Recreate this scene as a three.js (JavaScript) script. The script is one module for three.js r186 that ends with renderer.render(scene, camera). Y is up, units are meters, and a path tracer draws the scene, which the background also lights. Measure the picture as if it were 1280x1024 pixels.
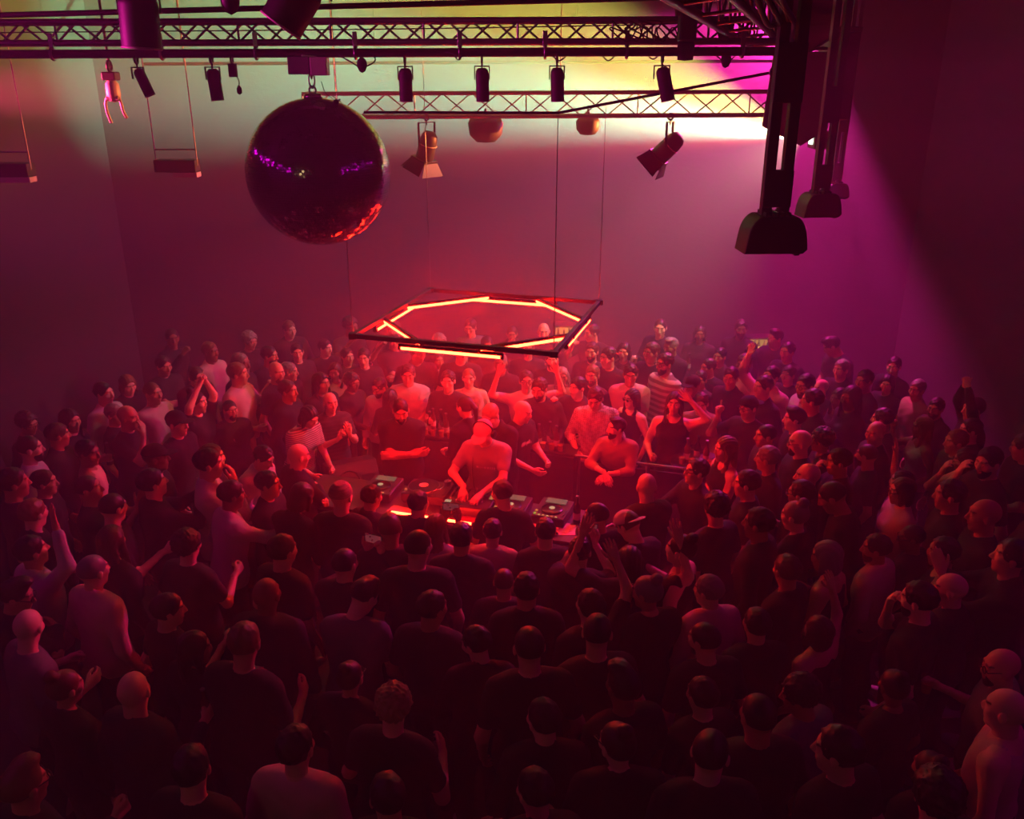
import * as THREE from 'three';
import { mergeGeometries, toCreasedNormals } from 'three/addons/utils/BufferGeometryUtils.js';
import { RoundedBoxGeometry } from 'three/addons/geometries/RoundedBoxGeometry.js';
import { RectAreaLightUniformsLib } from 'three/addons/lights/RectAreaLightUniformsLib.js';
import { TextGeometry } from 'three/addons/geometries/TextGeometry.js';
import { FontLoader } from 'three/addons/loaders/FontLoader.js';

// ================================================================ camera, haze, exposure
const scene = new THREE.Scene();
const EYE = 4.96, FOCAL = 1100, PITCH = Math.atan(422 / FOCAL);
const camera = new THREE.PerspectiveCamera(2 * Math.atan(512 / FOCAL) * 180 / Math.PI, 1280 / 1024, .05, 100);
camera.position.set(0, EYE, 0);
camera.rotation.x = -PITCH;
const renderer = new THREE.WebGLRenderer();
renderer.toneMapping = THREE.LinearToneMapping;
renderer.toneMappingExposure = 1;
renderer.shadowMap.enabled = true;
RectAreaLightUniformsLib.init();
scene.background = new THREE.Color(0);
scene.fog = new THREE.FogExp2(new THREE.Color(.01, .0078, .0094), .05);          // an even volume of smoke-machine haze; it has no glow of its own and only scatters the lamps below

// where a sight line through a point of the photograph is d metres in front of the camera, or at height h
const cosP = Math.cos(PITCH), sinP = Math.sin(PITCH);
const sight = (px, py) => { const X = px - 640, Y = py - 512; return [X, F1(Y), F2(Y)]; }, F1 = (Y) => FOCAL * cosP - Y * sinP, F2 = (Y) => FOCAL * sinP + Y * cosP;
const at = (px, py, d) => { const [x, f, n] = sight(px, py); return new THREE.Vector3(x * d / f, EYE - n * d / f, -d); };
const atH = (px, py, h) => { const [x, f, n] = sight(px, py), t = (EYE - h) / n; return new THREE.Vector3(x * t, h, -f * t); };

// ---- the large lights, seen, unseen and added (their fittings are built further down)
const rgb = (r, g, b) => new THREE.Color(r, g, b);
const aim = (l, p, q) => { l.position.copy(p); l.target.position.copy(q); l.castShadow = true; scene.add(l, l.target); return l; };
const GREEN_AT = at(1001, 172, 10.4), WASH_AT = at(1008, 2, 12.6), from = (p, x, y, z) => p.clone().add(new THREE.Vector3(x, y, z));
aim(new THREE.SpotLight(rgb(.2, 1, .6), 4000, 0, .21, .8), GREEN_AT, from(GREEN_AT, -4, .52, -1.3)).name = 'green_beam';              // the narrow bright core of the floodlight
aim(new THREE.SpotLight(rgb(.45, 1, .1), 1800, 0, .36, .9), GREEN_AT, from(GREEN_AT, -4, 1.35, -.7)).name = 'green_flood';              // its wide throw up to the ceiling
aim(new THREE.SpotLight(rgb(1, .2, .05), 950, 0, .4, 1), GREEN_AT, from(GREEN_AT, -4, 1.0, .5)).name = 'unseen_amber_spot';             // unseen amber spot at the floodlight, placed to warm the upper haze
aim(new THREE.SpotLight(rgb(1, .9, .5), 44, 0, 1.0, 1), GREEN_AT, from(GREEN_AT, -2.2, -1.5, -1.2)).name = 'unseen_tan_spot';   // unseen wide tan spot at the floodlight, tinting the haze beneath
aim(new THREE.SpotLight(rgb(1, .03, .43), 265, 0, 1.05, .12), WASH_AT, from(WASH_AT, -.55, -1, -.04)).name = 'unseen_pink_wash';  // unseen lamp above the view, placed to wash the far haze pink
// added magenta beams tint the haze above the heads; added battens lift the dark
const MAGENTA = rgb(1, .02, .42), ROSE = rgb(1, .04, .16), ADDED_BEAMS = [[-5.55, 4.75, -7.8, 0, 4.98, -8.4, 430, ROSE], [-5.55, 5.1, -4.9, 0, 5.25, -5.8, 130, MAGENTA], [-5.55, 4.35, -4.4, 0, 4.3, -5.0, 80, MAGENTA]];
for (const [x, y, z, tx, ty, tz, k, c] of ADDED_BEAMS) aim(new THREE.SpotLight(c, k, 0, .2, 1), new THREE.Vector3(x, y, z), new THREE.Vector3(tx, ty, tz)).name = 'added_wall_beam';  // added beams, aimed over the crowd to colour the haze
for (const s of [-1, 1]) { const l = new THREE.RectAreaLight(rgb(1, 0, .8), 8, 9, .1); l.name = 'added_batten_light'; l.position.set(s * 5.6, 5.5, -3.5); l.lookAt(s * 3, 0, -3.5); scene.add(l); }  // added magenta fill along both side walls

// ================================================================ helpers
let seed = 20240;
const rnd = () => { seed = (seed + 0x6d2b79f5) | 0; let t = Math.imul(seed ^ (seed >>> 15), 1 | seed); t = (t + Math.imul(t ^ (t >>> 7), 61 | t)) ^ t; return ((t ^ (t >>> 14)) >>> 0) / 4294967296; };
const taken = {};
const numbered = (n) => { const k = taken[n] = (taken[n] ?? -1) + 1; return k ? n + '_' + String(k).padStart(3, '0') : n; };
const lit = (o) => { o.castShadow = o.receiveShadow = true; return o; };
function thing(name, label, category, p = [0, 0, 0], group) {
  const o = new THREE.Group(); o.name = numbered(name); scene.add(o);
  p.isVector3 ? o.position.copy(p) : o.position.set(...p);
  o.userData = { label, category }; if (group) o.userData.group = group;
  return o;
}
function part(name, geo, mat, parent, label) { const m = lit(new THREE.Mesh(geo, mat)); m.name = name; if (label) m.userData.label = label; parent.add(m); return m; }
function single(name, geo, mat, label, category, group) { const m = lit(new THREE.Mesh(geo, mat)); m.name = numbered(name); m.userData = { label, category }; if (group) m.userData.group = group; scene.add(m); return m; }
function structure(name, geo, mat) { const m = lit(new THREE.Mesh(geo, mat)); m.name = numbered(name); m.userData.kind = 'structure'; scene.add(m); return m; }
const box = (x0, x1, y0, y1, z0, z1) => new THREE.BoxGeometry(x1 - x0, y1 - y0, z1 - z0).translate((x0 + x1) / 2, (y0 + y1) / 2, (z0 + z1) / 2);
const rbox = (w, h, d, r = .008, x = 0, y = 0, z = 0) => new RoundedBoxGeometry(w, h, d, 2, r).translate(x, y, z);
const cyl = (r0, r1, h, n = 16, x = 0, y = 0, z = 0) => new THREE.CylinderGeometry(r0, r1, h, n).translate(x, y, z);
const UPV = new THREE.Vector3(0, 1, 0);
function bar(a, b, r, n = 8) { const d = b.clone().sub(a), L = d.length(); return new THREE.CylinderGeometry(r, r, L, n).applyQuaternion(new THREE.Quaternion().setFromUnitVectors(UPV, d.normalize())).translate((a.x + b.x) / 2, (a.y + b.y) / 2, (a.z + b.z) / 2); }
const merge = (gs) => mergeGeometries(gs.some((g) => !g.index) ? gs.map((g) => g.index ? g.toNonIndexed() : g) : gs);
const tube = (pts, r, n = 24, m = 6) => new THREE.TubeGeometry(new THREE.CatmullRomCurve3(pts.map((p) => p.isVector3 ? p : new THREE.Vector3(...p))), n, r, m);
const lathe = (pts, n = 16) => new THREE.LatheGeometry(pts.map(([x, y]) => new THREE.Vector2(x, y)), n);
const mat = (color, roughness = .7, metalness = 0, more = {}) => new THREE.MeshStandardMaterial({ color, roughness, metalness, ...more });
// a grey-scale texture of layered value noise
function noiseTexture(size, octaves, lo, hi, srgb = false, s0 = 1) {
  const d = new Uint8Array(size * size * 4), grid = (n, s) => { const g = new Float32Array(n * n); let k = s * 7919 + n; for (let i = 0; i < g.length; i++) { k = (Math.imul(k, 1664525) + 1013904223) >>> 0; g[i] = k / 4294967296; } return g; };
  const gs = octaves.map((n, i) => [n, grid(n, i + s0), 1 / (i + 1)]), tot = gs.reduce((a, g) => a + g[2], 0);
  for (let y = 0; y < size; y++) for (let x = 0; x < size; x++) {
    let v = 0;
    for (const [n, g, w] of gs) { const fx = x / size * n, fy = y / size * n, ix = Math.floor(fx), iy = Math.floor(fy), u = fx - ix, t = fy - iy, a = g[iy % n * n + ix % n], b = g[iy % n * n + (ix + 1) % n], c = g[(iy + 1) % n * n + ix % n], e = g[(iy + 1) % n * n + (ix + 1) % n]; v += w * ((a * (1 - u) + b * u) * (1 - t) + (c * (1 - u) + e * u) * t); }
    const k = (lo + (hi - lo) * v / tot) * 255 | 0; d.set([k, k, k, 255], (y * size + x) * 4);
  }
  const t = new THREE.DataTexture(d, size, size); t.wrapS = t.wrapT = THREE.RepeatWrapping; t.magFilter = THREE.LinearFilter; if (srgb) t.colorSpace = THREE.SRGBColorSpace; t.needsUpdate = true; return t;
}
const grain = noiseTexture(256, [16, 48, 128], .72, 1, true), grainBump = noiseTexture(256, [24, 90, 180], 0, 1, false, 5);
const tiled = (t, n) => { const c = t.clone(); c.repeat.set(n, n); c.needsUpdate = true; return c; };

const M = {
  black: mat(0x0b0b0c, .55), blackMetal: mat(0x141416, .42, .6), steel: mat(0x8b8d90, .35, .9), alu: mat(0x77787c, .4, .85), pale: mat(0xb9b6ae, .5, .2), rubber: mat(0x0d0d0d, .8), paint: mat(0x1c1b1d, .6), grey: mat(0x6d6e72, .5),
  cable: mat(0x101011, .6), chrome: mat(0xd5d7da, .14, 1), drape: mat(0x0a0a0b, .95), wood: mat(0x2a1c14, .6), white: mat(0xd8d5cf, .6), paper: mat(0xcfc8bb, .8), lens: mat(0x2a2c30, .12, .2),
};

// ================================================================ the hall
const X0 = -5.8, X1 = 5.95, ZB = -13.1, ZF = 3.2, TOP = 5.95;
const plaster = mat(0x2e2b2a, .92, 0, { map: tiled(grain, 6), bumpMap: tiled(grainBump, 8), bumpScale: .004 });
const ceilingPaint = mat(0x423f3c, .9, 0, { map: tiled(grain, 8), bumpMap: tiled(grainBump, 10), bumpScale: .003 });
const concrete = mat(0x262427, .7, 0, { map: tiled(grain, 10), roughnessMap: tiled(grain, 4), bumpMap: tiled(grainBump, 14), bumpScale: .003 });
structure('floor', box(X0 - .2, X1 + .2, -.2, 0, ZB - .2, ZF + .2), concrete);
structure('ceiling', box(X0 - .2, X1 + .2, TOP, TOP + .2, ZB - .2, ZF + .2), ceilingPaint);
structure('wall_back', box(X0, X1, 0, TOP, ZB - .2, ZB), plaster);
structure('wall_left', box(X0 - .2, X0, 0, TOP, ZB - .2, ZF + .2), plaster);
structure('wall_right', box(X1, X1 + .2, 0, TOP, ZB - .2, ZF + .2), plaster);
structure('wall_front', box(X0, X1, 0, TOP, ZF, ZF + .2), plaster);
for (const z of [-12.2, -10.4, -8.6, -7.0]) structure('beam', box(X0, X1, TOP - .14, TOP, z - .06, z + .06), ceilingPaint);
for (const x of [-4.2, -1.2, 1.8, 4.6]) structure('beam', box(x - .04, x + .04, TOP - .08, TOP, ZB, -5), ceilingPaint);
structure('trim_001', box(X0, X1, 0, .14, ZB, ZB + .02), plaster);
// ---------------------------------------------------------------- meshing a distance field (surface nets)
function netMesh(f, lo, hi, cell) {
  const nx = Math.ceil((hi[0] - lo[0]) / cell) + 2, ny = Math.ceil((hi[1] - lo[1]) / cell) + 2, nz = Math.ceil((hi[2] - lo[2]) / cell) + 2;
  const v = new Float32Array(nx * ny * nz), sx = 1, sy = nx, sz = nx * ny;
  for (let k = 0, i = 0; k < nz; k++) for (let j = 0; j < ny; j++) for (let h = 0; h < nx; h++, i++) v[i] = f(lo[0] + (h - .5) * cell, lo[1] + (j - .5) * cell, lo[2] + (k - .5) * cell);
  const pos = [], idx = [], id = new Int32Array(nx * ny * nz).fill(-1), o = [0, sx, sy, sx + sy, sz, sx + sz, sy + sz, sx + sy + sz];
  const E = [[0, 1], [2, 3], [4, 5], [6, 7], [0, 2], [1, 3], [4, 6], [5, 7], [0, 4], [1, 5], [2, 6], [3, 7]];
  for (let k = 0; k < nz - 1; k++) for (let j = 0; j < ny - 1; j++) for (let h = 0; h < nx - 1; h++) {
    const b = h + j * sy + k * sz;
    let m = 0;
    for (let c = 0; c < 8; c++) if (v[b + o[c]] < 0) m |= 1 << c;
    if (m === 0 || m === 255) continue;
    let x = 0, y = 0, z = 0, n = 0;
    for (const [p, q] of E) {
      const a = v[b + o[p]], c = v[b + o[q]];
      if ((a < 0) === (c < 0)) continue;
      const t = a / (a - c);
      x += (p & 1) + t * ((q & 1) - (p & 1)); y += ((p >> 1) & 1) + t * (((q >> 1) & 1) - ((p >> 1) & 1)); z += (p >> 2) + t * ((q >> 2) - (p >> 2)); n++;
    }
    id[b] = pos.length / 3;
    pos.push(lo[0] + (h + x / n - .5) * cell, lo[1] + (j + y / n - .5) * cell, lo[2] + (k + z / n - .5) * cell);
  }
  const quad = (a, b, c, d, flip) => { if (a < 0 || b < 0 || c < 0 || d < 0) return; flip ? idx.push(a, c, b, a, d, c) : idx.push(a, b, c, a, c, d); };
  for (let k = 1; k < nz - 1; k++) for (let j = 1; j < ny - 1; j++) for (let h = 1; h < nx - 1; h++) {
    const b = h + j * sy + k * sz, in0 = v[b] < 0;
    if (in0 !== v[b + sx] < 0) quad(id[b - sy - sz], id[b - sz], id[b], id[b - sy], !in0);
    if (in0 !== v[b + sy] < 0) quad(id[b - sx - sz], id[b - sx], id[b], id[b - sz], !in0);
    if (in0 !== v[b + sz] < 0) quad(id[b - sx - sy], id[b - sy], id[b], id[b - sx], !in0);
  }
  const g = new THREE.BufferGeometry();
  g.setAttribute('position', new THREE.BufferAttribute(new Float32Array(pos), 3));
  g.setIndex(idx);
  g.computeVertexNormals();
  return g;
}
const smin = (a, b, k) => { const h = Math.max(k - Math.abs(a - b), 0) / k; return Math.min(a, b) - h * h * k * .25; };
const smax = (a, b, k) => -smin(-a, -b, k);
const cap = (a, b, ra, rb = ra, k = .03) => ({ a, d: [b[0] - a[0], b[1] - a[1], b[2] - a[2]], l: 1 / Math.max(1e-9, (b[0] - a[0]) ** 2 + (b[1] - a[1]) ** 2 + (b[2] - a[2]) ** 2), ra, rb, k, b });
const capD = (c, x, y, z) => {
  const px = x - c.a[0], py = y - c.a[1], pz = z - c.a[2];
  let t = (px * c.d[0] + py * c.d[1] + pz * c.d[2]) * c.l; t = t < 0 ? 0 : t > 1 ? 1 : t;
  const dx = px - t * c.d[0], dy = py - t * c.d[1], dz = pz - t * c.d[2];
  return Math.sqrt(dx * dx + dy * dy + dz * dz) - (c.ra + t * (c.rb - c.ra));
};
const caps = (list, inflate = 0) => (x, y, z) => { let d = 9; for (const c of list) { const e = capD(c, x, y, z) - inflate; if (e < d + c.k) d = smin(d, e, c.k); } return d; };
const ell = (x, y, z, cx, cy, cz, rx, ry, rz) => { const a = (x - cx) / rx, b = (y - cy) / ry, c = (z - cz) / rz, k0 = Math.sqrt(a * a + b * b + c * c), a2 = a / rx, b2 = b / ry, c2 = c / rz, k1 = Math.sqrt(a2 * a2 + b2 * b2 + c2 * c2); return k1 < 1e-6 ? -Math.min(rx, ry, rz) : k0 * (k0 - 1) / k1; };
const boundsOf = (list, pad) => { const lo = [9, 9, 9], hi = [-9, -9, -9]; for (const c of list) for (const [p, r] of [[c.a, c.ra], [c.b, c.rb]]) for (let i = 0; i < 3; i++) { lo[i] = Math.min(lo[i], p[i] - r - pad); hi[i] = Math.max(hi[i], p[i] + r + pad); } return [lo, hi]; };
const ripple = (x, y, z, s) => Math.sin(x * 41 + s + 2.2 * Math.sin(y * 17 + s)) * Math.sin(y * 33 + 1.7 * Math.sin(z * 23 + s * 2)) * Math.cos(z * 37 + s * 3);
const V3 = (a) => new THREE.Vector3(a[0], a[1], a[2]);

// ---------------------------------------------------------------- heads, hair and hats, in the head's own axes (face towards +z)
const HEAD_KIND = { a: { jaw: 1, nose: 1, neck: .056 }, b: { jaw: .9, nose: .8, neck: .046 }, c: { jaw: 1.1, nose: 1.2, neck: .06 } };
function headField(h) {
  return (x, y, z) => {
    const ax = Math.abs(x);
    let d = ell(x, y, z, 0, .032, -.014, .077, .092, .099);
    d = smin(d, ell(x, y, z, 0, -.042, .022, .058 * h.jaw, .074, .068), .035);
    d = smin(d, Math.hypot(x, y + .1, z - .06) - .021 * h.jaw, .03);
    d = smin(d, Math.hypot(ax - .042, y + .012, z - .056) - .026, .02);
    d = smin(d, capD(BROW, x, y, z), .018);
    d = smax(d, -(Math.hypot(ax - .031, y - .008, z - .101) - .0165), .014);
    d = smin(d, Math.hypot(ax - .031, y - .006, z - .077) - .0125, .003);
    d = smin(d, h.nose === 1 ? capD(NOSE, x, y, z) : ell(x, y, z, 0, -.014, .094, .011, .028, .017 * h.nose), .012);
    d = smin(d, Math.hypot(ax - .012, y + .03, z - .096) - .008, .008);
    d = smin(d, ell(x, y, z, 0, -.054, .084, .023, .0065, .011), .006);
    d = smin(d, ell(x, y, z, 0, -.067, .083, .019, .0065, .011), .006);
    d = smin(d, ell(ax, y, z, .08, -.002, -.008, .01, .032, .02), .008);
    return d;
  };
}
const BROW = cap([-.036, .034, .077], [.036, .034, .077], .012), NOSE = cap([0, .016, .09], [0, -.024, .108], .0085, .0135);
const headCache = {};
function headMesh(kind, cell) {
  const key = kind + cell;
  if (headCache[key]) return headCache[key];
  const h = HEAD_KIND[kind], fld = headField(h), neck = cap([0, -.075, -.022], [0, -.19, -.03], h.neck, h.neck * 1.08);
  const g = netMesh((x, y, z) => smin(fld(x, y, z), capD(neck, x, y, z), .03), [-.1, -.2, -.125], [.1, .135, .13], cell);
  const p = g.attributes.position, c = new Float32Array(p.count * 3);
  for (let i = 0; i < p.count; i++) {
    const x = Math.abs(p.getX(i)), y = p.getY(i), z = p.getZ(i);
    let r = 1, gg = 1, b = 1;
    if (z > .05) {
      if (Math.abs(y - .036 - (x - .03) * .1) < .0062 && x > .012 && x < .054) r = gg = b = .12;
      const e = Math.hypot((x - .031) / 1.35, y - .006);
      if (e < .0085 && z > .07) r = gg = b = e < .0045 ? .06 : 1.25;
      if (x < .022 && y < -.046 && y > -.075 && z > .075) { r = .85; gg = .5; b = .52; }
    }
    c.set([r, gg, b], i * 3);
  }
  g.setAttribute('color', new THREE.BufferAttribute(c, 3));
  return (headCache[key] = g);
}
const facePart = (x, y, z, low = .055) => smin(ell(x, y, z, 0, -.03, .105, .074, .112, .082), ell(x, y, z, 0, -.12, .03, .09, .09, .09), .03);
const HAIR = {
  short: (x, y, z) => smax(smax(ell(x, y, z, 0, .04, -.02, .085, .097, .107) + .0075 * ripple(x * 2.2 + .3, y * 1.9, z * 2.1, 1), -facePart(x, y, z), .01), -(y + .055 + z * .35), .012),
  crop: (x, y, z) => smax(smax(ell(x, y, z, 0, .034, -.016, .0805, .0935, .1025) + .002 * ripple(x * 2, y * 2, z * 2, 7), -facePart(x, y, z), .008), -(y + .03 + z * .3), .008),
  quiff: (x, y, z) => smax(smax(smin(ell(x, y, z, 0, .04, -.02, .083, .093, .105), ell(x, y, z, .01, .118, .03, .06, .034, .065), .03) + .004 * ripple(x * 3, y * 2, z * 2, 4), -facePart(x, y, z), .01), -(y + .05 + z * .35), .012),
  curly: (x, y, z) => smax(ell(x, y, z, 0, .05, -.025, .102, .106, .116) + .014 * Math.sin(x * 104 + 2 * Math.sin(z * 61)) * Math.sin(y * 97 + 1 + 1.6 * Math.sin(x * 53)) * Math.sin(z * 101 + 1.7 * Math.sin(y * 47)), -facePart(x, y, z), .01),
  long: (x, y, z) => { const ax = Math.abs(x); let d = ell(x, y, z, 0, .04, -.02, .087, .098, .108); d = smin(d, ell(x, y, z, 0, -.1, -.078, .092, .19, .045), .04); d = smin(d, capD(LOCK, ax, y, z), .03); return smax(d + .0035 * Math.sin(x * 190 + 3 * Math.sin(y * 30)), -facePart(x, y, z), .01); },
  bob: (x, y, z) => { const ax = Math.abs(x); let d = ell(x, y, z, 0, .04, -.02, .09, .099, .11); d = smin(d, ell(x, y, z, 0, -.05, -.05, .095, .09, .07), .03); d = smin(d, capD(LOCKS, ax, y, z), .03); return smax(d + .003 * Math.sin(x * 190), -facePart(x, y, z), .008); },
  bun: (x, y, z) => smin(smax(smax(ell(x, y, z, 0, .036, -.018, .0825, .095, .104), -facePart(x, y, z), .01), -(y + .06 + z * .3), .012), ell(x, y, z, 0, .13, -.075, .043, .04, .043) + .004 * ripple(x * 4, y * 4, z * 4, 2), .015),
  tail: (x, y, z) => smin(smax(smax(ell(x, y, z, 0, .036, -.018, .0825, .095, .104), -facePart(x, y, z), .01), -(y + .06 + z * .3), .012), Math.min(capD(TAIL1, x, y, z), capD(TAIL2, x, y, z)), .015),
};
const LOCK = cap([.066, .02, -.01], [.082, -.2, .03], .034, .03), LOCKS = cap([.072, .02, -.005], [.078, -.085, .02], .03, .026), TAIL1 = cap([0, .06, -.115], [0, .0, -.165], .022, .03), TAIL2 = cap([0, .0, -.165], [0, -.2, -.15], .03, .012);
const BEARD = (x, y, z) => { const d = smin(ell(x, y, z, 0, -.046, .022, .0605, .0775, .0705), Math.hypot(x, y + .102, z - .061) - .0235, .03); return smax(smax(d, y + .042 - Math.abs(x) * .5, .006), -ell(x, y, z, 0, -.058, .1, .02, .007, .03), .003); };
const CAPHAT = (x, y, z) => { const dome = smax(ell(x, y, z, 0, .045, -.014, .09, .095, .111), -(y - .042 + z * .08), .004); const brim = smax(ell(x, y, z, 0, .045, .105, .075, .009, .085), -(z - .06), .006); return smin(dome, brim, .008); };
const CAPBACK = (x, y, z) => CAPHAT(x, y, -z);
const BEANIE = (x, y, z) => smax(ell(x, y, z, 0, .05, -.016, .091, .1, .113) + .002 * Math.sin(y * 260), -(y - .025 + z * .12), .006);
const topCache = {};
function headTop(kind, cell) {
  const key = kind + cell;
  return topCache[key] ??= netMesh({ ...HAIR, beard: BEARD, cap: CAPHAT, capback: CAPBACK, beanie: BEANIE }[kind], [-.13, kind === 'long' || kind === 'tail' ? -.32 : -.17, -.22], [.13, .2, .21], cell);
}
function glassesMesh() {
  const ring = (s) => new THREE.TorusGeometry(.021, .003, 5, 14).translate(s * .031, .008, .104);
  const arm = (s) => new THREE.BoxGeometry(.004, .005, .1).translate(s * .07, .012, .052), bridge = new THREE.BoxGeometry(.022, .004, .004).translate(0, .012, .108);
  return merge([ring(1), ring(-1), arm(1), arm(-1), bridge, new THREE.BoxGeometry(.026, .004, .004).translate(.06, .012, .1), new THREE.BoxGeometry(.026, .004, .004).translate(-.06, .012, .1)]);
}
function shadesMesh() {
  const lens = (s) => new THREE.SphereGeometry(1, 12, 8).scale(.024, .018, .006).translate(s * .031, .008, .102);
  return merge([lens(1), lens(-1), new THREE.BoxGeometry(.004, .006, .1).translate(.07, .014, .052), new THREE.BoxGeometry(.004, .006, .1).translate(-.07, .014, .052), new THREE.BoxGeometry(.026, .005, .005).translate(0, .014, .106)]);
}

// ---------------------------------------------------------------- hands: wrist at the origin, fingers along +y, palm towards +z, thumb on the +x side
const FINGERS = [[.031, .083, .074, 0], [.011, .09, .083, 0], [-.01, .087, .077, 0], [-.03, .078, .06, 0]];
const HAND = { open: [.12, .16, .1], relaxed: [.45, .05, .35], grip: [1.25, .03, .75], fist: [1.5, .01, .95], flat: [.03, .02, 0], point: [1.5, .02, .9] };
const handCache = {};
function handMesh(kind, side, cell) {
  const key = kind + side + cell;
  if (handCache[key]) return handCache[key];
  const [curl, spread, thumbIn] = HAND[kind], L = [];
  const pts = (r, a) => [r[0], r[1], r[2]];
  L.push(cap([0, -.045, 0], [0, .012, 0], .0265, .026, .02));
  for (const x of [-.026, -.009, .01, .027]) L.push(cap([x * .65, .015, 0], [x, .082 - Math.abs(x) * .15, 0], .0165, .0125, .012));
  FINGERS.forEach(([x, y, len], n) => {
    let c = kind === 'point' && n === 0 ? .05 : curl * (1 + .08 * n), ang = 0, p = [x, y - .006, 0];
    const side2 = Math.sin(x * spread * 30) * .6;
    for (const [seg, r] of [[.47, .0095], [.3, .0086], [.25, .0078]]) {
      ang += c * (seg === .47 ? .75 : .95);
      const q = [p[0] + Math.sin(side2) * len * seg * Math.cos(ang), p[1] + Math.cos(ang) * len * seg, p[2] + Math.sin(ang) * len * seg];
      L.push(cap(p, q, r, r * .93, .005)); p = q;
    }
  });
  const t0 = [.024, .022, .006], t1 = [.05 - thumbIn * .012, .05, .014 + thumbIn * .016], t2 = [.062 - thumbIn * .034, .078, .018 + thumbIn * .03], t3 = [.068 - thumbIn * .052, .1, .02 + thumbIn * .034];
  L.push(cap(t0, t1, .0155, .0125, .012), cap(t1, t2, .0115, .01, .005), cap(t2, t3, .01, .0085, .005));
  const [lo, hi] = boundsOf(L, .012), g = netMesh(caps(L), lo, hi, cell);
  if (side < 0) { g.scale(-1, 1, 1); const i = g.index.array; for (let k = 0; k < i.length; k += 3) { const s = i[k]; i[k] = i[k + 1]; i[k + 1] = s; } g.computeVertexNormals(); }
  return (handCache[key] = g);
}

// ---------------------------------------------------------------- bodies: the pose gives joints, the joints give tapered capsules
const SHX = .182, UA = .285, FA = .255;
function skeleton(pose) {
  const b = pose.build ?? 1, lean = pose.lean ?? 0, side = pose.side ?? 0, hipY = .95 - (pose.drop ?? 0);
  const M = new THREE.Matrix4().makeTranslation(0, hipY, 0).multiply(new THREE.Matrix4().makeRotationFromEuler(new THREE.Euler(lean, pose.twist ?? 0, side, 'YXZ'))).multiply(new THREE.Matrix4().makeTranslation(0, -.95, 0));
  const T = (x, y, z) => { const v = new THREE.Vector3(x, y, z).applyMatrix4(M); return [v.x, v.y, v.z]; };
  const torso = [
    cap(T(-.07, .97, 0), T(.07, .97, 0), .118 * b, .118 * b, .06), cap(T(-.055 * b, 1.1, 0), T(.055 * b, 1.1, 0), .104 * b, .104 * b, .06), cap(T(-.075, 1.24, .005), T(.075, 1.24, .005), .112 * b, .112 * b, .06),
    cap(T(-.09, 1.35, 0), T(.09, 1.35, 0), .102 * b, .102 * b, .06), cap(T(-.02, 1.43, -.02), T(-.15, 1.396, -.012), .056, .058, .05), cap(T(.02, 1.43, -.02), T(.15, 1.396, -.012), .056, .058, .05),
  ];
  if (pose.bust) torso.push(cap(T(-.07, 1.28, .075), T(.07, 1.28, .075), .06, .06, .04));
  const neck = cap(T(0, 1.4, -.02), T(0, 1.5, -.018), .072, .05, .04);
  const arms = {}, legs = [], feet = [];
  for (const s of [1, -1]) {
    const A = pose[s > 0 ? 'L' : 'R'], S = V3(T(s * SHX, 1.392, -.012)), W0 = V3(A.abs ? A.w : T(...A.w)), dir = W0.clone().sub(S), len = Math.min(dir.length(), (UA + FA) * .995);
    dir.normalize();
    const W = S.clone().addScaledVector(dir, len), a = (UA * UA - FA * FA + len * len) / (2 * len), h = Math.sqrt(Math.max(0, UA * UA - a * a));
    const pole = V3(A.pole ?? [s * .5, -1, -.4]); pole.addScaledVector(dir, -pole.dot(dir)).normalize();
    const El = S.clone().addScaledVector(dir, a).addScaledVector(pole, h), fore = W.clone().sub(El).normalize();
    const fing = A.f ? V3(A.f).normalize() : fore, palm = V3(A.n ?? [-s, 0, .2]); palm.addScaledVector(fing, -palm.dot(fing)).normalize();
    arms[s] = { S: S.toArray(), E: El.toArray(), W: W.toArray(), fing, palm, hand: A.hand ?? 'relaxed', s };
    const st = (pose.stance ?? .1) * s, kz = pose.kneeZ ?? .03, fz = (pose.stride ?? 0) * s;
    const hip = [s * .088, hipY - .03, 0], knee = [st * 1.02, .5 - (pose.drop ?? 0) * .4, kz + fz * .5], ank = [st * 1.1, .085, -.03 + fz];
    legs.push([cap(hip, knee, .088 * b, .058, .04), cap(knee, ank, .056, .04, .03), cap([knee[0], knee[1] - .12, knee[2] - .022], [ank[0], .25, ank[2] - .008], .05, .036, .04)]);
    feet.push({ x: ank[0], z: ank[2], turn: s * .2 });
    legs[legs.length - 1].push(cap([ank[0], .055, ank[2] - .02], [ank[0] + s * .02, .045, ank[2] + .11], .036, .028, .03));
  }
  const neckTop = T(0, 1.5, -.012), hd = pose.head ?? {}, q = new THREE.Quaternion().setFromEuler(new THREE.Euler(lean * .45 + (hd.pitch ?? 0), (pose.twist ?? 0) + (hd.yaw ?? 0), side * .5 + (hd.roll ?? 0), 'YXZ'));
  const c = V3(neckTop).add(new THREE.Vector3(0, .125, .028).applyQuaternion(q));
  const headM = new THREE.Matrix4().compose(c, q, new THREE.Vector3(1, 1, 1).multiplyScalar(pose.headScale ?? 1));
  return { torso, neck, arms, legs, feet, headM, T };
}
const armCaps = (a, from = 0, to = 2, fat = 0) => {
  const L = [], mix = (p, q, t) => [p[0] + (q[0] - p[0]) * t, p[1] + (q[1] - p[1]) * t, p[2] + (q[2] - p[2]) * t];
  if (to > 0) L.push(cap(a.S, mix(a.S, a.E, Math.min(1, to)), .056 + fat, .056 + fat - .014 * Math.min(1, to), .035));
  if (to > 1) L.push(cap(a.E, mix(a.E, a.W, to - 1), .0425 + fat, .0425 + fat - .014 * (to - 1), .02));
  return L;
};
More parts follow.
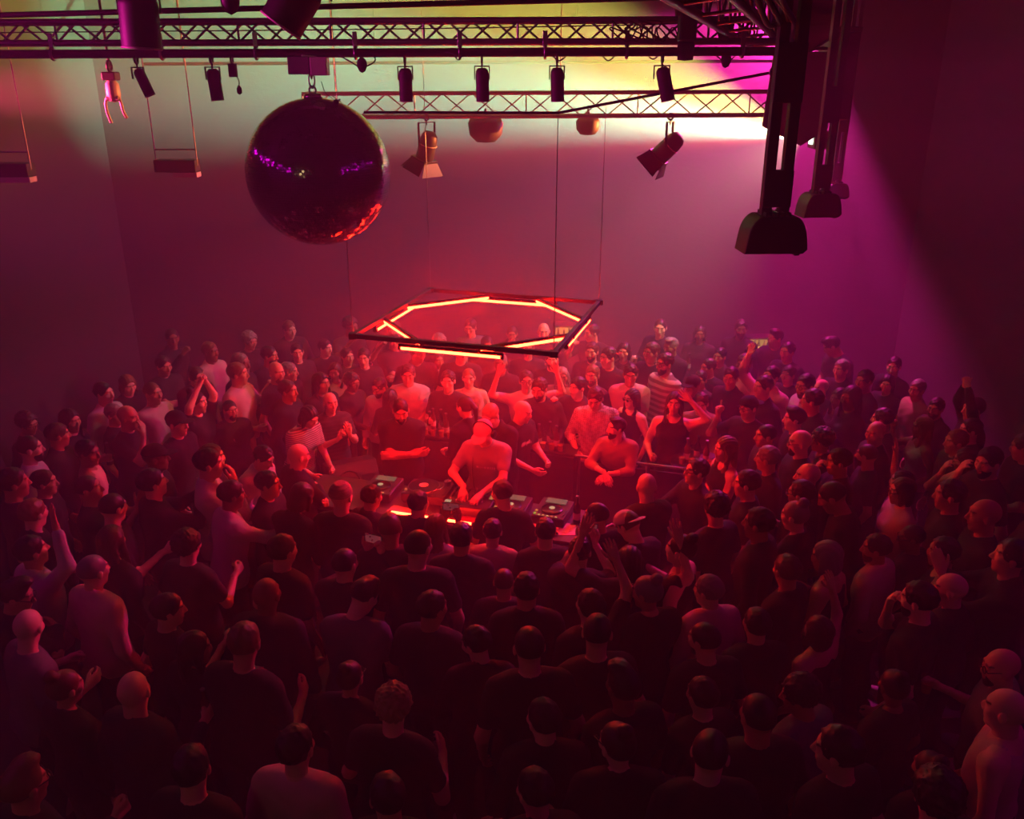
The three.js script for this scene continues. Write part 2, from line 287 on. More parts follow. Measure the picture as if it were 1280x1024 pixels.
function handMatrix(a) {
  const y = a.fing, z = a.palm, x = new THREE.Vector3().crossVectors(y, z);
  return new THREE.Matrix4().makeBasis(x, y, z).setPosition(a.W[0] + y.x * .03, a.W[1] + y.y * .03, a.W[2] + y.z * .03);
}
const white = (g) => { const n = g.attributes.position.count; g.setAttribute('color', new THREE.BufferAttribute(new Float32Array(n * 3).fill(1), 3)); return g; };
function bodyMesh(sk, headKind, fine) {
  const list = [...sk.torso, sk.neck, ...sk.legs[0], ...sk.legs[1], ...armCaps(sk.arms[1]), ...armCaps(sk.arms[-1])], [lo, hi] = boundsOf(list, .03);
  const gs = [white(netMesh(caps(list), lo, hi, fine ? .02 : .027)), headMesh(headKind, fine ? .0062 : .0088).clone().applyMatrix4(sk.headM)];
  for (const s of [1, -1]) gs.push(white(handMesh(sk.arms[s].hand, -s, fine ? .0058 : .0074).clone().applyMatrix4(handMatrix(sk.arms[s]))));
  return merge(gs);
}
// garments are the body's own capsules, a little fatter, cut where the cloth ends
function shirtMesh(sk, kind, fine, seed = 0) {
  const to = { tee: .62, polo: .66, long: 1.93, hoodie: 1.95, jacket: 1.93, tank: 0, rolled: 1.35 }[kind], fat = { hoodie: .02, jacket: .022, long: .012, tank: .004 }[kind] ?? .013, loose = kind === 'tank' ? .008 : fat + .004;
  const T = sk.T, hem = kind === 'tank' ? .9 : .86, list = [...sk.torso.map((c) => ({ ...c, ra: c.ra + loose, rb: c.rb + loose })), ...armCaps(sk.arms[1], 0, to, fat), ...armCaps(sk.arms[-1], 0, to, fat)];
  if (kind === 'tank') { list[4] = cap(T(-.06, 1.43, -.015), T(-.1, 1.39, -.01), .05, .05, .04); list[5] = cap(T(.06, 1.43, -.015), T(.1, 1.39, -.01), .05, .05, .04); }
  list.push(cap(T(-.08, hem + .03, 0), T(.08, hem + .03, 0), .122, .122, .06));
  if (kind === 'hoodie') list.push(cap(T(-.06, 1.46, -.09), T(.06, 1.46, -.09), .06, .06, .05));
  if (['polo', 'long', 'rolled', 'jacket'].includes(kind)) list.push(cap(T(-.03, 1.475, -.03), T(.03, 1.475, -.03), .058, .058, .02));
  const [lo, hi] = boundsOf(list, .03), up = V3(T(0, 1, 0)).sub(V3(T(0, 0, 0))), o = V3(T(0, hem, 0)), f = caps(list), nb = T(0, 1.53, .02);
  const g = netMesh((x, y, z) => { const d = f(x, y, z) + .005 * ripple(x, y, z, seed); return smax(smax(d, -((x - o.x) * up.x + (y - o.y) * up.y + (z - o.z) * up.z), .01), -(Math.hypot(x - nb[0], y - nb[1], z - nb[2]) - .07), .008); }, lo, hi, fine ? .0145 : .023);
  return planarUV(g);
}
function planarUV(g) { const p = g.attributes.position, uv = new Float32Array(p.count * 2); for (let i = 0; i < p.count; i++) { uv[i * 2] = p.getX(i); uv[i * 2 + 1] = p.getY(i); } g.setAttribute('uv', new THREE.BufferAttribute(uv, 2)); return g; }
function trouserMesh(sk, fine) {
  const L = [...sk.legs[0].slice(0, 3), ...sk.legs[1].slice(0, 3), sk.torso[0]].map((c) => ({ ...c, ra: c.ra + .013, rb: c.rb + .017 })), [lo, hi] = boundsOf(L, .03), f = caps(L);
  return netMesh((x, y, z) => smax(smax(f(x, y, z), y - 1.0, .01), .075 - y, .01), lo, hi, fine ? .022 : .03);
}
let shoeGeo;
const shoeMesh = () => shoeGeo ??= netMesh((x, y, z) => smax(smin(ell(x, y, z, 0, .045, .06, .05, .05, .135), ell(x, y, z, 0, .07, -.03, .046, .06, .058), .03), -y, .004), [-.06, -.01, -.1], [.06, .14, .21], .014);
// ================================================================ the lighting rig
function clampOn(parent, x, y, z, s = 1) { part('clamp', merge([new THREE.TorusGeometry(.033 * s, .011 * s, 6, 14).rotateY(Math.PI / 2).translate(x, y, z), cyl(.009 * s, .009 * s, .06 * s, 8, x, y - .06 * s, z)]), M.blackMetal, parent); }
function truss(name, label, A, B, size, panel, metal, chordR, braceR) {
  const t = thing(name, label, 'truss'), u = B.clone().sub(A), L = u.length(), N = Math.max(2, Math.round(L / panel)); u.normalize();
  const back = new THREE.Vector3().crossVectors(u, UPV).normalize().negate(), up = new THREE.Vector3().crossVectors(back, u).normalize().multiplyScalar(-1); if (up.y < 0) up.negate();
  const P = (k, i, j) => A.clone().addScaledVector(u, L * k / N).addScaledVector(back, size * i).addScaledVector(up, size * j);
  for (const i of [0, 1]) for (const j of [0, 1]) part('chord', bar(P(0, i, j), P(N, i, j), chordR, 10), metal, t);
  const unit = (a, b) => { const m = part('brace', braceGeo(a.distanceTo(b), braceR), metal, t); m.position.copy(a).add(b).multiplyScalar(.5); m.quaternion.setFromUnitVectors(UPV, b.clone().sub(a).normalize()); };
  for (let k = 0; k < N; k++) {
    const o = k % 2;
    unit(P(k, 0, o), P(k + 1, 0, 1 - o)); unit(P(k, 1, 1 - o), P(k + 1, 1, o));
    if (k % 2) unit(P(k, 0, 0), P(k + 1, 1, 0));
    if (k % 4 === 0) unit(P(k, 0, 0), P(k, 0, 1));
  }
  return t;
}
const braces = {}, braceGeo = (l, r) => braces[l.toFixed(3) + r] ??= new THREE.CylinderGeometry(r, r, l, 6);

// the long truss above the booth, and the bar and cables clamped to it
const TA = at(-40, 54, 6.45), TB = at(1005, 51, 6.2);
truss('lighting_truss', 'long dark ladder truss crossing the hall that carries the mirror ball', TA, TB, .13, .155, M.alu, .021, .008);
const BA = at(-40, 68, 6.4), BB = at(985, 64, 6.15);
single('lighting_bar', bar(BA, BB, .028, 12), M.blackMetal, 'thick round bar hung close beneath the long truss, carrying the row of spotlights', 'bar');
const onBar = (px) => BA.clone().lerp(BB, (px + 40) / 1025);
for (const px of [70, 210, 330, 455, 585, 690, 790, 930]) { const p = onBar(px), h = thing('truss_hanger', 'steel clamp holding the lower bar to the long truss', 'clamp', p, 'clamps between truss and bar'); part('ring', new THREE.TorusGeometry(.036, .01, 6, 16).rotateY(Math.PI / 2), M.steel, h); part('strap', rbox(.03, .1, .014, .003, 0, .08, 0), M.steel, h); }
single('ceiling_pipe', bar(at(-40, 20, 5.7), at(870, -4, 5.55), .016, 8), M.blackMetal, 'thin dark pipe running along the ceiling in front of the long truss', 'pipe');
single('power_cable', tube([at(-20, 41, 6.3), at(200, 39, 6.3), at(430, 37, 6.3), at(700, 33, 6.28), at(960, 27, 6.25)], .004, 40, 5), M.cable, 'thin straight cable threaded through the long truss', 'cable');
// cables slung under the bar and tangled in the truss
const slings = [[430, 475, 84, 1], [890, 925, 78, 1], [745, 775, 76, 0], [682, 715, 76, 0], [800, 832, 74, 0], [560, 585, 75, 0]];
slings.forEach(([a, b, y, plug]) => {
  const c = thing('cable_loop', plug ? (a < 600 ? 'short cable loop with a black connector hanging beside the mirror ball motor' : 'short cable loop with a black connector near the end of long truss') : 'short bare loop of cable drooping under the lighting bar', 'cable', [0, 0, 0], plug ? undefined : 'bare cable loops under the bar');
  part('cord', tube([onBar(a), at(a + 6, y - 8, 6.2), at((a + b) / 2, y, 6.2), at(b - 6, y - 8, 6.2), onBar(b)], .005, 20, 5), M.cable, c);
  if (plug) { const p = at((a + b) / 2, y - 2, 6.2); part('connector', lathe([[0, -.045], [.02, -.035], [.034, 0], [.03, .03], [.012, .05], [0, .052]], 14).translate(p.x, p.y, p.z), M.rubber, c); }
});
for (let k = 0; k < 5; k++) { const x = 775 + k * 11; single('truss_cable', tube([at(x - 10, 26, 6.15), at(x + 8, 40 - k * 3, 6.12), at(x + 22 - k * 5, 30 + k * 2, 6.1), at(x + 10, 52, 6.14), at(x - 14 + k * 9, 34, 6.12), at(x + 30, 50, 6.15)], .005, 40, 5), M.cable, 'tangled loop of black cable caught in the long truss', 'cable', 'tangled cables in the truss'); }

// small round spotlights: can, rim, lens, yoke and clamp; made pointing down
function canLamp(name, label, hang, len, r, tiltX, tiltZ, group, yoke = .05, body = M.paint) {
  const t = thing(name, label, 'spotlight', hang, group), g = new THREE.Group(); g.name = 'head';
  const head = part('can', lathe([[0, 0], [r * .55, 0], [r * .92, -len * .08], [r, -len * .2], [r, -len * .98], [r * .94, -len], [r * .9, -len * .97], [r * .88, -len * .85], [0, -len * .84]], 22), body, t);
  head.position.y = -yoke; head.rotation.set(tiltX, 0, tiltZ);
  part('rim', new THREE.TorusGeometry(r * .97, r * .07, 6, 22).rotateX(Math.PI / 2).translate(0, -len, 0), M.pale, head);
  part('lens', new THREE.CircleGeometry(r * .86, 20).rotateX(Math.PI / 2).translate(0, -len * .86, 0), M.lens, head);
  part('yoke', merge([rbox(.008, yoke + len * .35, .02, .002, r * 1.1, -(yoke + len * .35) / 2, 0), rbox(.008, yoke + len * .35, .02, .002, -r * 1.1, -(yoke + len * .35) / 2, 0), rbox(r * 2.3, .008, .02, .002, 0, 0, 0)]), M.blackMetal, t);
  clampOn(t, 0, .05, 0, .8);
  return t;
}
const dropTo = (px) => onBar(px).add(new THREE.Vector3(0, -.085, 0));
canLamp('spotlight', 'small tilted can spotlight on the bar, over the moving head with pale yoke', dropTo(176), .18, .036, 0, .35, undefined, .01);
canLamp('spotlight', 'small can spotlight on the bar between the pale-yoked moving head and mirror ball', dropTo(272), .2, .043, .02, .06, undefined, .01);
canLamp('spotlight', 'small upright can spotlight on the bar, first beyond the mirror ball', dropTo(516), .21, .044, 0, 0, undefined, .01);
canLamp('spotlight', 'small upright can spotlight on the bar, second beyond the mirror ball', dropTo(612), .21, .044, 0, .02, undefined, .01);
canLamp('spotlight', 'small upright can spotlight on the bar, third beyond the mirror ball', dropTo(705), .21, .044, 0, .04, undefined, .01);
canLamp('spotlight', 'small can spotlight on the bar, strongly tilted, above the barn-door flood', dropTo(834), .21, .046, .05, .26, undefined, .01);
{ const p = dropTo(298), t = thing('cable_box', 'small black cable box with a dangling connector beside a can spotlight', 'box', p); part('housing', rbox(.05, .085, .05, .006, 0, -.02, 0), M.rubber, t); part('cord', tube([[.02, -.05, 0], [.035, -.09, 0], [.03, -.12, 0]], .004, 10, 5), M.cable, t); part('connector', lathe([[0, -.03], [.016, -.02], [.018, .01], [.006, .03], [0, .031]], 12).translate(.03, -.145, 0), M.rubber, t); clampOn(t, 0, .05, 0, .7); }
// larger lamps on the ceiling pipe, cut by the top of the frame
canLamp('can_spotlight', 'large black can spotlight hanging upright from the ceiling pipe', at(171, -12, 5.5), .3, .115, 0, -.06, undefined, .02, M.black).scale.setScalar(.95);
canLamp('can_spotlight', 'large black can spotlight tipped sideways under the ceiling pipe', at(382, -26, 5.5), .27, .125, -.1, -.62, undefined, .02, M.black);
{ const t = thing('floodlight_bulb', 'small round black lamp housing under the ceiling pipe', 'lamp', at(287, -4, 5.5)); part('housing', lathe([[0, -.095], [.03, -.08], [.052, -.04], [.055, 0], [.04, .04], [.015, .06], [0, .062]], 18), M.black, t); clampOn(t, 0, .1, 0, .8); }
// dark clamp boxes hanging before the truss end
{ const t = thing('chain_hoist', 'black chain hoist hanging in front of the long truss', 'hoist', at(860, 20, 6.0)); part('body', rbox(.11, .3, .11, .02, 0, .0, 0), M.black, t); part('motor', cyl(.06, .06, .15, 16).rotateZ(Math.PI / 2).translate(0, .06, 0), M.rubber, t); part('bucket', lathe([[0, -.09], [.05, -.085], [.055, 0], [.05, .02], [0, .02]], 16).translate(0, -.17, 0), M.rubber, t); part('hook', bar(new THREE.Vector3(0, .15, 0), new THREE.Vector3(0, .42, 0), .012), M.steel, t); }
{ const p = at(905, 40, 6.1), t = thing('hanging_connector', 'egg-shaped black connector on a cable before the end of the truss', 'cable', p); part('plug', lathe([[0, -.06], [.03, -.045], [.042, 0], [.036, .04], [.012, .07], [0, .072]], 16), M.rubber, t); part('cord', tube([[0, .06, 0], [-.02, .14, 0], [.03, .24, .02], [0, .4, 0]], .006, 16, 5), M.cable, t); }

// mirror ball
{
  const C = at(398.5, 216, 6.3), R = .492, t = thing('mirror_ball', 'large round mirror ball hanging from the long truss on a chain', 'mirror ball', C);
  const rows = 92, pos = [], nor = [];
  const put = (a, b, c, d) => { const n = new THREE.Vector3().subVectors(c, a).cross(new THREE.Vector3().subVectors(d, b)).normalize(); const mid = a.clone().add(c).multiplyScalar(.5); if (n.dot(mid) < 0) n.negate(); n.add(new THREE.Vector3(rnd() - .5, rnd() - .5, rnd() - .5).multiplyScalar(.07)).normalize(); const out = new THREE.Vector3().subVectors(b, a).cross(new THREE.Vector3().subVectors(c, a)).dot(mid) > 0; for (const v of out ? [a, b, c, a, c, d] : [a, c, b, a, d, c]) { pos.push(v.x, v.y, v.z); nor.push(n.x, n.y, n.z); } };
  const sp = (th, ph, r) => new THREE.Vector3(Math.sin(th) * Math.cos(ph), Math.cos(th), Math.sin(th) * Math.sin(ph)).multiplyScalar(r);
  for (let i = 0; i < rows; i++) {
    const t0 = Math.PI * (i + .06) / rows, t1 = Math.PI * (i + .94) / rows, n = Math.max(6, Math.round(2 * Math.PI * Math.sin((t0 + t1) / 2) * rows / Math.PI));
    for (let j = 0; j < n; j++) { const p0 = 2 * Math.PI * (j + .05) / n, p1 = 2 * Math.PI * (j + .95) / n; put(sp(t0, p1, R + .003), sp(t0, p0, R + .003), sp(t1, p0, R + .003), sp(t1, p1, R + .003)); }
  }
  const g = new THREE.BufferGeometry(); g.setAttribute('position', new THREE.BufferAttribute(new Float32Array(pos), 3)); g.setAttribute('normal', new THREE.BufferAttribute(new Float32Array(nor), 3));
  part('core', new THREE.SphereGeometry(R, 64, 48), mat(0x1a181a, .6), t);
  part('mirror_tiles', g, mat(0xa9adb3, .1, 1), t).userData.kind = 'stuff';
  part('cap', lathe([[0, .03], [.05, .028], [.062, .012], [.066, -.004], [0, -.004]], 20).translate(0, R, 0), M.chrome, t);
  part('eye_bolt', new THREE.TorusGeometry(.022, .007, 8, 18).translate(0, R + .048, 0), M.steel, t);
  const mz = at(398, 82, 6.22), ch = thing('chain', 'short steel chain with a quick link holding the mirror ball', 'chain', new THREE.Vector3(C.x, C.y + R, C.z));
  const top = mz.y - .05 - C.y - R;
  [.1, .16].forEach((y, i) => part('link', new THREE.TorusGeometry(.026, .0065, 8, 20).scale(.75, 1.75, 1).rotateY(i ? Math.PI / 2 : 0).translate(0, y + .012, 0), M.steel, ch));
  part('rod', bar(new THREE.Vector3(0, .2, 0), new THREE.Vector3(0, top, 0), .008), M.steel, ch);
  const mo = thing('mirror_ball_motor', 'pair of grey motor boxes under the truss above the mirror ball', 'motor', new THREE.Vector3(C.x, mz.y, C.z)); part('gearbox', rbox(.145, .11, .12, .006, -.068, 0, 0), M.grey, mo); part('motor', rbox(.11, .115, .11, .006, .062, -.004, .005), M.pale, mo); part('bracket', rbox(.1, .03, .06, .004, 0, .065, 0), M.steel, mo);
  const pin = thing('pin_lamp', 'tiny round lamp on a wire beside the top of mirror ball', 'lamp', at(420, 128, 6.2)); part('bulb_housing', new THREE.SphereGeometry(.02, 14, 10), M.blackMetal, pin); part('stalk', tube([[0, 0, 0], [-.03, .03, 0], [-.07, .06, -.02], [-.1, .13, -.06]], .003, 12, 5), M.cable, pin); part('arm', bar(new THREE.Vector3(-.02, -.01, 0), new THREE.Vector3(.03, .02, 0), .005), M.steel, pin);
}

// back truss, its pipe and its lamps, deep in the haze
const KA = at(380, 147, 9.6), KB = at(1040, 144, 9.6);
truss('back_truss', 'pale hazy truss far across the hall in front of the green light', KA, KB, .23, .29, M.alu, .02, .008);
{ const t = thing('back_pipe', 'thin straight pipe high on the far side above the back truss', 'pipe'); part('pipe', bar(at(180, 80, 11.6), at(1040, 76, 11.6), .02, 8), M.blackMetal, t); for (const px of [230, 470, 720, 985]) { const p = at(px, 79, 11.6); part('hanger', bar(p, p.clone().setY(TOP), .008, 6), M.blackMetal, t); } }
for (const px of [420, 700, 1000]) { const p = at(px, 121, 9.6); single('truss_strop', bar(p, p.clone().setY(TOP), .006, 6), M.steel, 'thin steel strop holding the hazy back truss to the ceiling', 'strop', 'strops of the back truss'); }
function barnDoor(label, hang, turn, tilt, s = 1) {
  const t = thing('barn_door_flood', label, 'floodlight', hang); t.rotation.y = turn; t.scale.setScalar(s);
  part('yoke', merge([rbox(.012, .3, .03, .003, .15, -.17, 0), rbox(.012, .3, .03, .003, -.15, -.17, 0), rbox(.31, .012, .03, .003, 0, -.02, 0)]), M.blackMetal, t);
  clampOn(t, 0, .04, 0, 1.1);
  const h = part('can', lathe([[0, .2], [.07, .19], [.1, .15], [.115, .08], [.12, -.16], [.115, -.165], [0, -.15]], 20), M.black, t); h.position.y = -.32; h.rotation.x = tilt;
  part('cage', rbox(.26, .03, .26, .004, 0, -.175, 0), M.black, h);
  for (const [a, w] of [[0, .25], [Math.PI / 2, .2], [Math.PI, .25], [-Math.PI / 2, .2]]) {
    const s2 = new THREE.Shape([new THREE.Vector2(-.125, 0), new THREE.Vector2(.125, 0), new THREE.Vector2(w * .8, -.17), new THREE.Vector2(-w * .8, -.17)]);
    const d = part('barn_door', new THREE.ExtrudeGeometry(s2, { depth: .004, bevelEnabled: false }), M.black, h); d.position.set(Math.sin(a) * .125, -.19, Math.cos(a) * .125); d.rotation.set(-.5, a, 0, 'YXZ');
  }
  part('rim', new THREE.TorusGeometry(.12, .007, 6, 22).rotateX(Math.PI / 2).translate(0, .03, 0), M.pale, h);
  return t;
}
barnDoor('barn-door floodlight hanging from the back truss, tipped over, dark against the green glow', at(838, 150, 9.6), 1.15, .8, .84);
barnDoor('hazy barn-door floodlight on the back truss next to the mirror ball', at(533, 151, 9.6), .9, .35, .8);
{ const t = thing('round_flood', 'round wash lamp silhouette faint in the green haze under back truss', 'floodlight', at(607, 154, 9.8)); part('housing', lathe([[0, -.2], [.1, -.19], [.17, -.12], [.19, 0], [.16, .05], [0, .06]], 20), M.paint, t); clampOn(t, 0, .1, 0, 1.2); }
{ const t = thing('round_flood', 'second round wash lamp nearly lost in the brightest green haze', 'floodlight', at(735, 152, 9.8)); part('housing', lathe([[0, -.14], [.08, -.13], [.12, -.08], [.13, 0], [.1, .04], [0, .05]], 20), M.paint, t); clampOn(t, 0, .08, 0, 1.2); }

// the green floodlight, and an unseen wash lamp placed to light the far haze
{ const t = thing('green_floodlight', 'bright green-white floodlight glaring below the hanging loudspeaker', 'floodlight', GREEN_AT.clone().add(new THREE.Vector3(.1, -.02, 0)));
  part('housing', rbox(.16, .2, .24, .02, .1, 0, 0), M.black, t); part('lamp_glass', rbox(.012, .1, .12, .004, .008, 0, .03), mat(0xffffff, .3, 0, { emissive: rgb(.75, 1, .7), emissiveIntensity: 6 }), t, 'glowing green-white lamp face'); part('bracket', bar(new THREE.Vector3(.1, .1, 0), new THREE.Vector3(.1, TOP - GREEN_AT.y + .02, 0), .02), M.blackMetal, t); }
{ const t = thing('unseen_wash_lamp', 'unseen wash lamp high past the hanging floodlights, placed to light the far haze', 'lamp', WASH_AT.clone().add(new THREE.Vector3(.02, .1, -.02))); part('housing', rbox(.2, .14, .2, .02, 0, .06, 0), M.black, t); part('bracket', bar(new THREE.Vector3(0, .12, 0), new THREE.Vector3(0, TOP - WASH_AT.y - .08, 0), .02), M.blackMetal, t); }

// housings of the added beam lamps and fill battens, out of view
ADDED_BEAMS.forEach(([x, y, z, tx, ty, tz, k, c], i) => { const t = thing('added_beam_lamp', ['added rose beam lamp on the dark side wall, tinting the haze', 'added upper magenta beam lamp on the dark side wall, tinting the haze', 'added lower magenta beam lamp on the dark side wall, tinting the haze'][i], 'lamp', [x, y, z]); t.lookAt(tx, ty, tz); part('can', lathe([[0, -.2], [.08, -.18], [.09, 0], [.085, 0], [0, -.02]], 18).rotateX(Math.PI / 2).translate(0, 0, -.02), M.black, t); part('lamp_glass', new THREE.CircleGeometry(.08, 20).translate(0, 0, -.03), mat(0x111111, .3, 0, { emissive: c, emissiveIntensity: 1.5 }), t); part('bracket', rbox(.03, .03, .16, .004, 0, .09, -.14), M.blackMetal, t); });
for (const s of [-1, 1]) { const t = thing('added_light_batten', s < 0 ? 'added long dim magenta fill batten on the wall with the added beam lamps' : 'added long dim magenta fill batten on the wall past the pole floodlights', 'lamp', [s * 5.72, 5.52, -3.5]); part('housing', rbox(.12, .12, 9.1, .01), M.black, t); part('strip_light', rbox(.012, .06, 9, .003, -s * .064, -.03, 0), mat(0x111111, .4, 0, { emissive: rgb(1, 0, .7), emissiveIntensity: .15 }), t); }
// three floodlights on twin poles
function poleFlood(label, bottom, w, top, turn) {
  const t = thing('pole_floodlight', label, 'floodlight', bottom, undefined); t.rotation.y = turn;
  const H = top - bottom.y, s = w / .36, sh = new THREE.Shape(); sh.moveTo(-.18 * s, 0); sh.lineTo(.16 * s, -.0); sh.lineTo(.18 * s, .02 * s); sh.lineTo(.165 * s, .11 * s); sh.quadraticCurveTo(.14 * s, .19 * s, .105 * s, .2 * s); sh.lineTo(-.1 * s, .2 * s); sh.quadraticCurveTo(-.15 * s, .18 * s, -.165 * s, .1 * s);
  part('housing', new THREE.ExtrudeGeometry(sh, { depth: .2 * s, bevelEnabled: true, bevelSize: .008, bevelThickness: .008, bevelSegments: 2 }).translate(0, 0, -.1 * s), M.black, t);
  part('fin_block', merge([-2, -1, 0, 1, 2].map((k) => rbox(.012, .03 * s, .16 * s, .002, k * .035 * s, .215 * s, 0))), M.blackMetal, t);
  part('foot', rbox(.03 * s, .02 * s, .2 * s, .003, .13 * s, -.01 * s, 0), M.rubber, t);
  for (const x of [-.055, .05]) part('pole', rbox(.062 * s, H - .2 * s, .05, .004, x * s + .0, .2 * s + (H - .2 * s) / 2, 0), M.paint, t);
  part('crossbar', rbox(.17 * s, .2, .055, .004, 0, .2 * s + .15, 0), M.paint, t); part('crossbar', rbox(.17 * s, .3, .055, .004, 0, .2 * s + .75, 0), M.paint, t);
  return t;
}
const flood1 = at(963, 312, 5), flood2 = at(1022, 269, 8), flood3 = at(1042, 247, 11);
poleFlood('black trapezoid floodlight on the longest pair of hanging poles', flood1, .34, TOP, .05);
poleFlood('black trapezoid floodlight on twin poles, the middle one of three', flood2, .34, TOP, .15);
poleFlood('hazy trapezoid floodlight on twin poles, the smallest of three', flood3, .3, TOP, .3);
// hanging loudspeakers beside the poles
['lower', 'upper'].forEach((w, i) => { const p = at(1001 + i * 7, 128 - i * 112, 8.6), t = thing('hanging_loudspeaker', `black loudspeaker hanging between the twin-pole floodlights, ${w} one of two`, 'loudspeaker', p); t.rotation.set(0, -.35, 0);
  const sh = new THREE.Shape([[-.3, -.2], [.05, -.36], [.25, -.22], [.28, .42], [-.26, .42]].map((a) => new THREE.Vector2(...a)));
  part('cabinet', new THREE.ExtrudeGeometry(sh, { depth: .4, bevelEnabled: true, bevelSize: .01, bevelThickness: .01, bevelSegments: 2 }).translate(0, 0, -.2), M.black, t); part('grille', rbox(.48, .5, .02, .004, 0, .12, .215), M.drape, t); part('bracket', rbox(.5, .03, .05, .004, 0, .46, 0), M.blackMetal, t); part('hanger', bar(new THREE.Vector3(0, .46, 0), new THREE.Vector3(0, Math.max(.5, i ? TOP - p.y : .5), 0), .02), M.blackMetal, t); if (i) t.scale.setScalar(.92); });
{ const p = at(1044, 96, 9.2), t = thing('dimmer_case', 'tall black dimmer case hung behind the middle pole floodlight', 'case', p); part('case_body', rbox(.3, .8, .3, .02), M.black, t); part('case_lid', rbox(.31, .05, .31, .01, 0, .42, 0), M.blackMetal, t); for (const y of [-.2, .1]) part('latch', rbox(.04, .05, .02, .004, 0, y, .155), M.steel, t); part('hanger', bar(new THREE.Vector3(0, .44, 0), new THREE.Vector3(0, TOP - p.y, 0), .02), M.blackMetal, t); }
// side truss running towards the balcony, with its cables
truss('side_truss', 'dark truss running lengthwise, heaped with cables, above the pole floodlights', at(905, -16, 3.6), at(985, 62, 8.2), .26, .3, M.alu, .024, .01);
for (let k = 0; k < 4; k++) { const a = at(940 + k * 11, -20 + k * 3, 3.8), b = at(985 + k * 5, 60 + k * 3, 7.6); single('cable_bundle', tube([a, a.clone().lerp(b, .3).add(new THREE.Vector3(.03 * (k % 3), -.05 + .02 * k, 0)), a.clone().lerp(b, .6).add(new THREE.Vector3(-.03 * (k % 2), .04 - .015 * k, 0)), b], .014, 30, 6), M.cable, 'thick black cable lying along the lengthwise side truss', 'cable', 'cables on the side truss'); }
// two swing-like bar lamps by the dark wall and a moving head
function swingLamp(label, x0, x1, yTop, yBar, yBot, d) {
  const a = at(x0, yBot, d), b = at(x1, yBot, d), t = thing('swing_lamp', label, 'lamp', a), w = b.x - a.x, up = TOP - a.y, ybar = at(x0, yBar, d).y - a.y;
  for (const x of [0, w]) part('wire', bar(new THREE.Vector3(x, 0, 0), new THREE.Vector3(x, up, 0), .006, 6), M.pale, t);
  part('crossbar', bar(new THREE.Vector3(0, ybar, 0), new THREE.Vector3(w, ybar, 0), .008, 6), M.alu, t);
  part('housing', rbox(w * 1.02, .12, .16, .012, w / 2, .0, 0), M.paint, t);
  part('reflector', rbox(w * .6, .05, .13, .006, w * .72, -.085, .01), M.pale, t);
}
swingLamp('swing-like bar lamp on two pale wires between mirror ball and moving head', 196, 247, 110, 187, 207, 9);
swingLamp('swing-like bar lamp on two pale wires at the dark side wall', -28, 39, 105, 190, 212, 8.2);
{ const t = thing('moving_head', 'small moving head lamp with a pale forked yoke near the dark wall', 'moving head', at(138, 92, 8)); part('base', rbox(.12, .07, .12, .015, 0, -.02, 0), M.paint, t); part('head', lathe([[0, -.1], [.05, -.09], [.06, -.03], [.055, .05], [.03, .08], [0, .085]], 18).translate(0, -.13, 0), M.pale, t); part('yoke', merge([tube([[-.02, -.16, .03], [-.062, -.22, .03], [-.07, -.3, .02], [-.055, -.4, 0]], .013, 14, 6), tube([[.02, -.16, .03], [.062, -.22, .03], [.07, -.3, .02], [.085, -.36, 0]], .013, 14, 6), rbox(.11, .03, .04, .008, 0, -.2, .03)]), M.pale, t); clampOn(t, 0, .06, 0, 1.2); part('pipe_drop', bar(new THREE.Vector3(0, .05, 0), new THREE.Vector3(0, TOP - at(138, 92, 8).y, 0), .012), M.blackMetal, t); }

